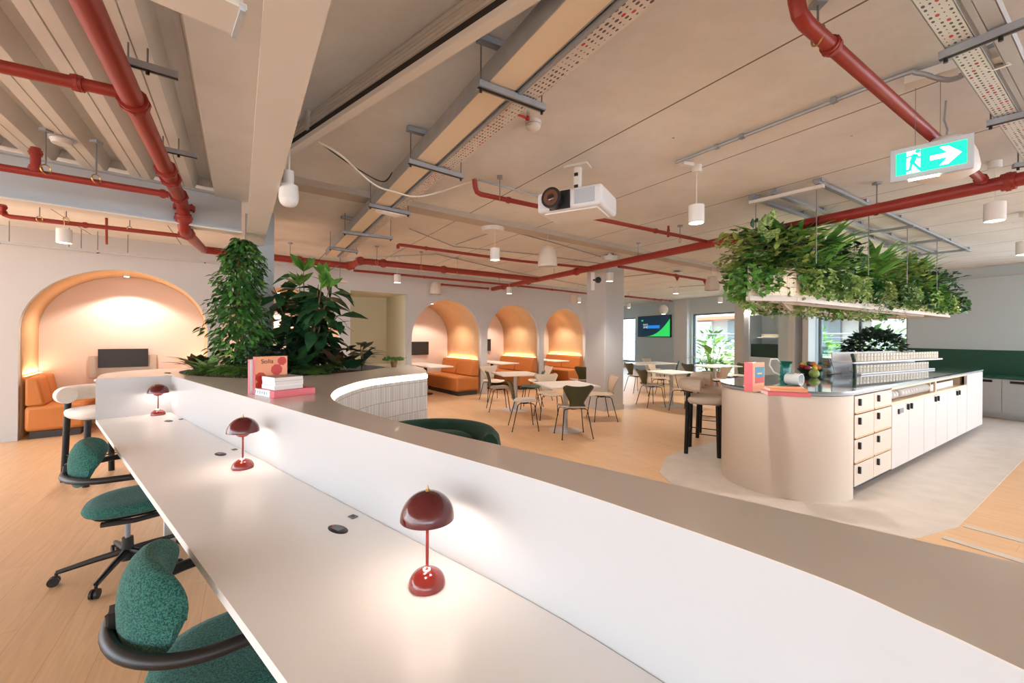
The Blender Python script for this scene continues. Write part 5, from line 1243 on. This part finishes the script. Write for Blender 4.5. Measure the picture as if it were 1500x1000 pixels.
# conduit along the arch wall
def conduit(lbl, pts, r=.012, m='galv', sm=True, name='conduit'):
    pts = [Vector(p) for p in pts]; c = pts[0]; l = smoothpts([p-c for p in pts], 6) if sm and len(pts) > 2 else [p-c for p in pts]
    o = M().tube(l, r, 8).build(name, m); o.location = c; return tag(o, lbl, 'cable')
def arcz(px, z, off=.12):
    s = s_at(px); return arc(s)-AN*off+Vector((0, 0, z))
t = thing('cable_ladder', 'pale cable tray running along the top of the arch wall', 'cable tray', (0,0,0))
a, b = arcz(-20, 2.66, .35), arcz(330, 2.66, .35); M().bar(a, b, .1, .03).build('tray', 'steel', t, smooth=False)
for px in (8, 25, 108, 125, 148, 190): p = arcz(px, 2.66, .35); M().cyl(p, (p.x, p.y, ZC), .005, n=6).build('rod', 'rod', t)
for px in (12, 150, 298): p = arcz(px, 2.645, .35); M().bar(p, p-AN*.16+Vector((0,0,-.03)), .02, .01).build('bracket_arm', 'black', t, smooth=False)
a, b = arcz(402, 2.78, .3), arcz(505, 2.78, .3); tag(M().bar(a, b, .14, .05).build('cable_tray', 'steel', smooth=False), 'flat grey tray under the thick pipe right of the column', 'cable tray')
# ---------------------------------------------------------------- cable trays toward the arches
VT = (P(543, 330, 2.74)-P(880, 20, 2.74)).normalized()
def lane(px, py, z, back=2.0, fwd=7.3):
    p = P(px, py, z); return p-VT*back, p+VT*fwd
ca, cb = lane(736, 125, 2.74, 1.3, 5.3); 
t = thing('cable_tray', 'long cream-bottomed cable tray with grey sides hanging over the ledge', 'cable tray', ca, 0, 'long cable trays to the arches')
w_ = .15; M().bar((0,0,0), cb-ca, w_, .006).build('tray_base', 'cream', t, smooth=False); nT = Vector((-VT.y, VT.x, 0))
for s in (-1, 1): q = nT*s*w_/2+Vector((0,0,.045)); M().bar(q, q+cb-ca, .006, .1).build('side_wall', 'galv', t, smooth=False)
pa_, pb_ = lane(781, 135, 2.74, 1.3, 5.3)
t = thing('perforated_tray', 'long perforated cable tray with red specks beside the cream one', 'cable tray', pa_, 0, 'long cable trays to the arches'); q_ = nT*.06; M().bar(q_+Vector((0,0,.0)), q_+pb_-pa_, .02, .03).build('side_rail', 'galv', t, smooth=False)
M().bar((0,0,0), pb_-pa_, .10, .005).build('tray_base', 'perf', t, smooth=False)
for s in (-1, 1): q = nT*s*.05+Vector((0,0,.02)); M().bar(q, q+pb_-pa_, .004, .04).build('side_wall', 'perf', t, smooth=False)
for (x0, y0, x1, y1, w) in ((700, 123, 797, 159, 'nearest, with smoke detector beside it'), (598, 236, 678, 259, 'second from the camera'), (540, 300, 600, 313, 'third, beside the flat white box'), (502, 340, 575, 349, 'fourth along the trays'), (482, 363, 524, 369, 'farthest, just before the thick red pipe')):
    a, b = P(x0, y0, 2.715), P(x1, y1, 2.715); strut(a, b, 'slotted strut under the long trays, '+w, (.04, .96), ZC)
for (x0, y0, x1, y1, w) in ((700, 55, 745, 72, 'nearest'), (596, 188, 632, 198, 'second'), (500, 318, 520, 322, 'farthest')):
    a, b = P(x0, y0, 2.925), P(x1, y1, 2.925); tag(M().bar(a, b, .041, .03).build('strut_bracket', 'galv', smooth=False), 'upper strut fixed to the ceiling left of the trays, '+w, 'bracket')
p = P(572, 308, 2.73); t = thing('emergency_light', 'flat white rectangular box under the long trays', 'light', p, ang(idir)); M().box((0,0,-.02), (.26, .12, .035)).build('housing', 'pend', t, bevel=.006); M().box((0,0,-.039), (.2, .08, .004)).build('diffuser', 'porc', t)
# ---------------------------------------------------------------- trunking along the desk direction
g0, g1 = P(433, 216, 2.78), P(768, 0, 2.775); gd = (g1-g0).normalized(); ga = g0-gd*.06; gb = g1+gd*.3; gn = Vector((-gd.y, gd.x, 0))
if gn.y < 0: gn = -gn
t = thing('linear_trunking', 'long ribbed grey trunking with a dark slot, meeting the white beam', 'trunking', ga, 0)
L_ = gb-ga
M().bar(gn*-.0, L_, .05, .03).build('lip', 'beam', t, smooth=False)
M().bar(gn*.0+Vector((0,0,.035)), L_+Vector((0,0,.035)), .03, .045).build('slot', 'dark', t, smooth=False)
m = M(); m.bar(gn*.02+Vector((0,0,.11)), L_+gn*.02+Vector((0,0,.11)), .05, .11)
for k in range(4): m.bar(gn*-.007+Vector((0,0,.075+.022*k)), L_+gn*-.007+Vector((0,0,.075+.022*k)), .008, .006)
m.build('ribbed_face', 'trunk', t, smooth=False)
for f in (.12, ): q = L_*f; M().box(q+Vector((0,0,.11))-gn*.015, (.03, .02, .13), rz=ang(gd)).build('clip', 'trunk', t, smooth=False)
# ---------------------------------------------------------------- white trays at the top right
VR = Vector((.8415, .5403, 0))
def laneR(px, py, z, back=1.4, fwd=3.4): p = P(px, py, z); return p-VR*back, p+VR*fwd
def trayR(px, py, z, w, lbl, mt):
    a, b = laneR(px, py, z); t = thing('perforated_tray' if mt == 'perfw' else 'cable_tray', lbl, 'cable tray', a, 0); nn = Vector((-VR.y, VR.x, 0))
    M().bar((0,0,0), b-a, w, .005).build('tray_base', mt, t, smooth=False)
    for s in (-1, 1): q = nn*s*w/2+Vector((0,0,.02)); M().bar(q, q+b-a, .004, .045).build('side_wall', 'steel', t, smooth=False)
trayR(1366, 0, 2.76, .085, 'white perforated tray with red specks at the top right', 'perfw'); trayR(1441, 0, 2.76, .05, 'plain white tray right of the perforated one at the top right', 'steel')
strut(P(1376, 84, 2.735), P(1530, 22, 2.735), 'slotted strut carrying the white trays, nearest the top edge', (.07, .62), ZC)
strut(P(1445, 182, 2.735), P(1540, 158, 2.735), 'slotted strut carrying the white trays, lower one', (.07,), ZC)
strut(P(1484, 243, 2.735), P(1560, 232, 2.735), 'slotted strut at the right edge under the white trays', (.1,), ZC)
a, b = P(1325, 122, 2.90), P(1405, 97, 2.90); tag(M().bar(a, b, .09, .05).build('junction_box', 'beam', smooth=False, bevel=.004), 'long cream box on the ceiling above the exit sign', 'box')
t = thing('wireless_sensor', 'round white ceiling sensor with a hanging cable at the top right', 'sensor', P(1462, 92, 2.78)); M().cyl((0,0,0), (0,0,.05), .062, .066, 28).build('housing', 'pend', t); M().cyl((0,0,.05), (0,0,.075), .06, n=24).build('rim', 'galv', t); M().tube([(0,-.02,0), (.0,-.05,-.04), (-.05,-.02,-.05), (-.1,.0,-.02), (-.14, .02, .08)], .003, 6).build('cable', 'pages', t)
conduit('galvanised conduit crossing the ceiling to the cable trays', [P(990, 238, 2.93), P(1165, 170, 2.93), P(1315, 112, 2.93), P(1345, 107, 2.91), P(1390, 117, 2.83), P(1440, 100, 2.78), P(1560, 78, 2.78)], .013)
for px, py in ((1050, 215), (1087, 200), (1222, 147)): p = P(px, py, 2.93); tag(M().box(p, (.03, .03, .03), rz=.4).build('conduit_clip', 'galv'), 'small clip on the ceiling conduit', 'clip', 'conduit clips')
conduit('cream cable sagging from the trunking end to the long trays', [P(466, 208, 2.8), P(500, 228, 2.74), P(545, 268, 2.68), P(575, 280, 2.70), P(620, 287, 2.72), P(700, 262, 2.9)], .007, 'pages')
conduit('black cable looping beside the cream one near the long trays', [P(470, 210, 2.82), P(520, 245, 2.78), P(560, 266, 2.76), P(575, 252, 2.84)], .005, 'black')
for i, (pts, w) in enumerate((([(695, 262), (780, 285), (812, 295)], 'behind the projector mount'), ([(600, 335), (665, 361), (780, 372), (880, 386)], 'left to right over the middle pendants'), ([(740, 336), (810, 355), (880, 376)], 'linking the two round white boxes'), ([(668, 358), (715, 342)], 'running into the round white box'), ([(905, 406), (965, 400)], 'right of the white column'), ([(980, 421), (1040, 417)], 'toward the bell pendant'), ([(520, 378), (640, 372), (750, 398), (868, 420)], 'over the arch-side mains'))):
    conduit('thin grey conduit on the ceiling '+w, [P(x, y, 2.925) for x, y in pts], .009, sm=False)
# ---------------------------------------------------------------- detectors, camera, projector
p = P(781, 178, ZC); t = thing('smoke_detector', 'round white smoke detector beside the long trays', 'detector', (p.x, p.y, ZC)); M().lathe([(0, 0), (.055, 0), (.055, -.02), (.045, -.022), (.05, -.03), (.048, -.045), (.03, -.058), (0, -.06)][::-1], n=28).build('housing', 'pend', t); M().lathe([(.046, -.022), (.047, -.03)], n=28).build('vent_ring', 'dark', t)
p = P(764, 170, 2.93); t = thing('alarm_marker', 'small red tag on the ceiling next to the smoke detector', 'tag', p, .6); M().box((0,0,0), (.1, .014, .01)).build('arm', 'redp', t); M().sph((.05, 0, 0), .016, 12).build('knob', 'redp', t)
p = P(90, 205, 2.88); t = thing('smoke_detector', 'round white detector on the ribbed deck', 'detector', p); M().cyl((0,0,-.03), (0,0,0), .05, .06, 24).build('housing', 'pend', t); M().cyl((0,0,0), (0,0,.01), .075, n=24).build('base', 'steel', t)
p = D(423, 287, 2.95); t = thing('security_camera', 'white dome camera hanging beside the white beam', 'camera', p); t.scale = (.75, .75, .75); p = Vector((p.x, p.y, ZC-(ZC-p.z)/.75)); M().sph((0,0,-.03), .085, 20, (1, 1, .95)).build('dome', 'pend', t); M().cyl((0,0,-.03), (0,0,.1), .088, .08, 24).build('housing', 'pend', t); M().cyl((0,0,.1), (0,0,.24), .045).cyl((0,0,.16), (0,0,ZC-p.z), .012).build('stem', 'pend', t); M().cyl((0,0,ZC-p.z-.02), (0,0,ZC-p.z), .05).build('ceiling_plate', 'pend', t)
pj = D(846, 301, 3.5); rp = math.radians(-30)
t = thing('projector', 'white ceiling projector with a large black lens', 'projector', pj, rp)   # lens faces -y
t.scale = (1.27, 1.27, 1.27)
M().box((0, 0, 0), (.44, .34, .13)).build('case', 'projw', t, bevel=.02)
M().box((0, 0, -.068), (.36, .26, .012)).build('underside', 'beam', t, bevel=.004)
M().box((.11, -.171, .0), (.13, .006, .09)).build('grille', 'projg', t); M().box((-.055, -.172, -.005), (.14, .012, .115)).build('lens_recess', 'black', t)
ln_ = M(); ln_.cyl((-.09, -.17, 0), (-.09, -.235, 0), .062, .066, 28); l_ = ln_.build('lens_barrel', 'black', t); M().cyl((-.09, -.236, 0), (-.09, -.2365, 0), .05, n=26).build('lens_ring', 'copper', l_); M().sph((-.09, -.235, 0), .026, 16, (1, .35, 1)).build('lens', 'lens', l_)
zq = (ZC-pj.z)/1.27; M().cyl((0,0,.06), (0,0,zq-.01), .028).build('mount_pole', 'pend', t); M().box((0,0,zq-.008), (.16, .1, .014)).build('mount_plate', 'pend', t)
for z in (.12, .2): M().box((0,-.028,z), (.025,.012,.02)).build('mount_bolt', 'black', t)
text('maker_mark', 'NEC', .016, 'ink', Matrix.Translation((-.17, -.1712, .0)) @ Matrix.Rotation(PI/2, 4, 'X'), t, .0004)
# ---------------------------------------------------------------- pendants
def spot(o, z, e, size=.04, sp=115):
    L = bpy.data.lights.new('pendant_light', 'SPOT'); L.energy = e; L.color = (1, .92, .83); L.spot_size = math.radians(sp); L.spot_blend = .6; L.shadow_soft_size = size
    l = bpy.data.objects.new('pendant_light', L); C.objects.link(l); l.parent = o; l.location = (0, 0, z)
def cylp(px, py, lbl, zb=2.46, e=26, s=1.0, pt=None):
    p = pt or P(px, py, zb); t = thing('pendant_lamp', lbl, 'lamp', p, 0, 'white cylinder pendants')
    M().lathe([(.056*s, .002), (.0625*s, 0), (.0625*s, .15*s), (.01, .15*s), (0, .15*s)], n=28).build('lamp_shade', 'pend', t); M().cyl((0,0,.004), (0,0,.008), .057*s, n=24).build('diffuser', 'lampglow', t)
    M().cyl((0,0,.15*s), (0,0,ZC-p.z-.05), .003, n=6).build('cord', 'pages', t); M().cyl((0,0,ZC-p.z-.06), (0,0,ZC-p.z), .04, n=20).build('canopy', 'pend', t); spot(t, -.01, e)
for i, (px, py, w) in enumerate(((1020, 327, 'between the projector and the planter'), (1457, 324, 'below and right of the exit sign'), (725, 381, 'under the round white ceiling box'), (582, 414, 'above the recessed doorway'), (893, 412, 'against the top of the white column'), (746, 430, 'over the middle small arch'), (848, 443, 'beside the small bell by the last arch'), (94, 356, 'above the large left arch'), (990, 430, 'over the tables right of the column'), (1055, 443, 'above the plant window'), (921, 451, 'just right of the white column edge'), (1093, 450, 'peeping under the left tip of the hanging greenery'), (1500, 373, 'cut by the right edge of the frame'))):
    cylp(px, py, 'white cylinder pendant '+w, e=(150 if i in (8, 9, 10) else 85) if i not in (7, 12) else 35)
def bell(px, py, lbl, z=2.44, r=.135):
    p = P(px, py, z); t = thing('bell_pendant', lbl, 'lamp', p, 0, 'bell pendants')
    pr = [(r, 0), (r*.99, .04), (r*.93, .14), (r*.8, .22), (r*.6, .27), (r*.3, .285), (0, .287)]
    M().lathe(pr+[(0, .275), (r*.28, .273), (r*.56, .26), (r*.76, .21), (r*.9, .13), (r*.96, .04), (r*.96, 0), (r, 0)], n=32).build('lamp_shade', 'pendb', t, ang=60); M().cyl((0,0,.28), (0,0,ZC-p.z), .003, n=6).build('cord', 'pages', t); M().sph((0,0,.1), .05, 14).build('bulb', 'pend', t)
for px, py, w in ((802, 391, 'nearest, below the projector'), (638, 431, 'over the first small arch'), (1043, 425, 'left of the hanging greenery'), (840, 444, 'over the last small arch')): bell(px, py, 'beige bell-shaped pendant '+w)
p = P(972, 458, 2.4); t = thing('glass_pendant', 'pale globe pendant above the wall screen', 'lamp', p); M().sph((0,0,0.12), .17, 20, (1, 1, 1.1)).build('globe', 'pend', t); M().cyl((0,0,-.06), (0,0,-.05), .06).build('diffuser', 'lampglow', t); M().cyl((0,0,.3), (0,0,ZC-p.z), .004, n=6).build('cord', 'pages', t)
p = P(498, 412, 2.5); t = thing('disc_pendant', 'flat white disc pendant above the broad-leaved plant', 'lamp', p); M().lathe([(0, .02), (.02, .04), (.05, .03), (.14, .0), (.14, -.01), (0, -.01)], n=30).build('lamp_shade', 'pend', t); M().cyl((0,0,.03), (0,0,ZC-p.z), .005, n=6).build('rod', 'rod', t)
for px, py, r, w in ((722, 337, .15, 'nearer, with a pendant under it'), (894, 380, .13, 'farther, before the white column'), (992, 403, .12, 'above the tables by the window')):
    p = P(px, py, ZC-.09); t = thing('ceiling_speaker', 'round white ceiling box '+w, 'speaker', p, 0, 'round ceiling boxes'); M().cyl((0,0,-.02), (0,0,.055), r*.95, r, 28).build('housing', 'pend', t); M().cyl((0,0,.055), (0,0,.09), r*.5).build('base', 'grey', t)
p = D(1385, 262, 2.5); t = thing('pendant_speaker', 'large white dome speaker hanging behind the exit sign', 'speaker', p)
M().lathe([(k_[0]*.82, k_[1]*.82) for k_ in [(0, 0), (.12, 0), (.17, .03), (.175, .06), (.16, .16), (.13, .25), (.08, .3), (0, .31)]], n=36).build('housing', 'pend', t, ang=60); M().tube([(0,0,.24), (.01,0,.3), (-.01,0,.36), (0,0,ZC-p.z)], .005, 8).build('cable', 'galv', t)
p = P(1007, 240, 2.93); tag(M().box(p, (.1, .04, .03), rz=.3).build('driver_box', 'pend', bevel=.003), 'small flat driver box beside the pendant canopy by the projector', 'box')
p = D(868, 412, 7.0)
t = thing('wall_camera', 'small black camera on a white bracket at the column top', 'camera', p, 0); M().box((0,0,0), (.06, .06, .3)).build('bracket', 'pend', t); M().sph((.09, -.03, .02), .055, 14).build('lens_body', 'black', t); M().box((.04,-.02,.02), (.08,.03,.03)).build('arm', 'black', t)
# ---------------------------------------------------------------- exit sign
L0, L1_ = D(1309, 245, 2.30), D(1421, 217.5, 2.10); ed = (L1_-L0); ew = Vector((ed.x, ed.y, 0)).length; rz_ = ang(ed)
t = thing('exit_sign', 'lit green running-man exit sign with white arrow pointing right', 'sign', (L0.x, L0.y, (L0.z+L1_.z)/2), rz_)
hh = .16
M().box((ew/2, .02, 0), (ew+.03, .03, hh+.02)).build('housing', 'signw', t, bevel=.004)
M().box((ew/2, .002, 0), (ew-.02, .006, hh-.04)).build('green_panel', 'signg', t, smooth=False)
x0, x1 = .022, ew*.37; zt_, zb_ = hh/2-.02, -hh/2+.02
M().box(((x0+.03+x1)/2, -.0022, 0), (x1-x0-.03, .002, zt_-zb_)).build('door_field', 'signl', t, smooth=False)
def flat(par, pts, m, nm, y=-.0042, n2=None): M().add([(x, y, z) for x, z in pts]+[(x, y+.0008, z) for x, z in pts], [tuple(range(len(pts))), tuple(range(2*len(pts)-1, len(pts)-1, -1))]).build(nm, m, par, smooth=False)
ax0, ax1 = ew*.50, ew*.90; h_ = .048
for pts in ([(ax0, .012), (ax1-.045, .012), (ax1-.045, -.012), (ax0, -.012)], [(ax1-.08, h_), (ax1-.048, h_), (ax1, 0), (ax1-.048, -h_), (ax1-.08, -h_), (ax1-.04, 0)]):
    if len(pts) == 6: flat(t, [pts[0], pts[1], pts[2], pts[5]], 'signl', 'arrow_head', -.0022); flat(t, [pts[5], pts[2], pts[3], pts[4]], 'signl', 'arrow_head', -.0022)
    else: flat(t, pts, 'signl', 'arrow_shaft', -.0022)
cxm = (x0+.03+x1)/2; g = M()
def limb(pts, w):
    pts = [(x*.95, z*.95) for x, z in pts]; w *= 1.05
    for (xa, za), (xb, zb2) in zip(pts, pts[1:]):
        d = Vector((xb-xa, zb2-za)).normalized(); n = Vector((-d.y, d.x))*w/2; e = d*w*.3; xa, za, xb, zb2 = xa*1, za, xb, zb2; q = [(xa-e.x+n.x, za-e.y+n.y), (xb+e.x+n.x, zb2+e.y+n.y), (xb+e.x-n.x, zb2+e.y-n.y), (xa-e.x-n.x, za-e.y-n.y)]
        g.add([(cxm+x, -.0044, z) for x, z in q]+[(cxm+x, -.0034, z) for x, z in q], [(0,1,2,3), (7,6,5,4)])
limb([(.006, .035), (-.004, .0)], .022); limb([(.006, .036), (-.03, .03), (-.045, .008)], .008); limb([(.01, .036), (.022, .018), (.045, .02)], .008); limb([(-.004, 0), (.014, -.03), (.03, -.055)], .011); limb([(-.006, 0), (-.014, -.045), (-.05, -.05)], .011)
g.add([(cxm+.017+.0105*math.cos(a), -.0044, .052+.0105*math.sin(a)) for a in [2*PI*i/14 for i in range(14)]], [tuple(range(14))]); g.build('running_figure', 'signg', t, smooth=False, recalc=False)
M().box((ew*.42, .012, -hh/2-.014), (ew*.42, .014, .008)).build('light_bar', 'lampglow', t, smooth=False)
for f in (.3, .63): M().cyl((ew*f, .02, hh/2), (ew*f, .02, ZC-t.location.z), .0012, n=5).build('wire', 'rod', t)
# ================================================================= CAMERA, WORLD, VIEW
cam = bpy.data.cameras.new('camera'); co = bpy.data.objects.new('camera', cam); C.objects.link(co)
cam.sensor_width = 36; cam.lens = 14.4; cam.shift_y = -9/1500
co.matrix_world = Matrix.Translation((0, 0, H)) @ Matrix.Rotation(PI/2, 4, 'X') @ Matrix.Rotation(RO, 4, 'Z')
cam.clip_start = .02; bpy.context.scene.camera = co
w = bpy.data.worlds.new('sky'); bpy.context.scene.world = w; w.use_nodes = True
w.node_tree.nodes['Background'].inputs[0].default_value = (.8, .9, 1, 1); w.node_tree.nodes['Background'].inputs[1].default_value = 5.0
S_ = bpy.data.lights.new('sun', 'SUN'); S_.energy = 9; S_.angle = .02; S_.color = (1, .95, .86); so_ = bpy.data.objects.new('sun', S_); C.objects.link(so_)
so_.rotation_euler = Vector((.25, .5, -.83)).to_track_quat('-Z', 'Y').to_euler()
vs = bpy.context.scene.view_settings; vs.view_transform = 'Standard'; vs.look = 'None'; vs.exposure = 0.38; vs.gamma = 1; vs.use_curve_mapping = False
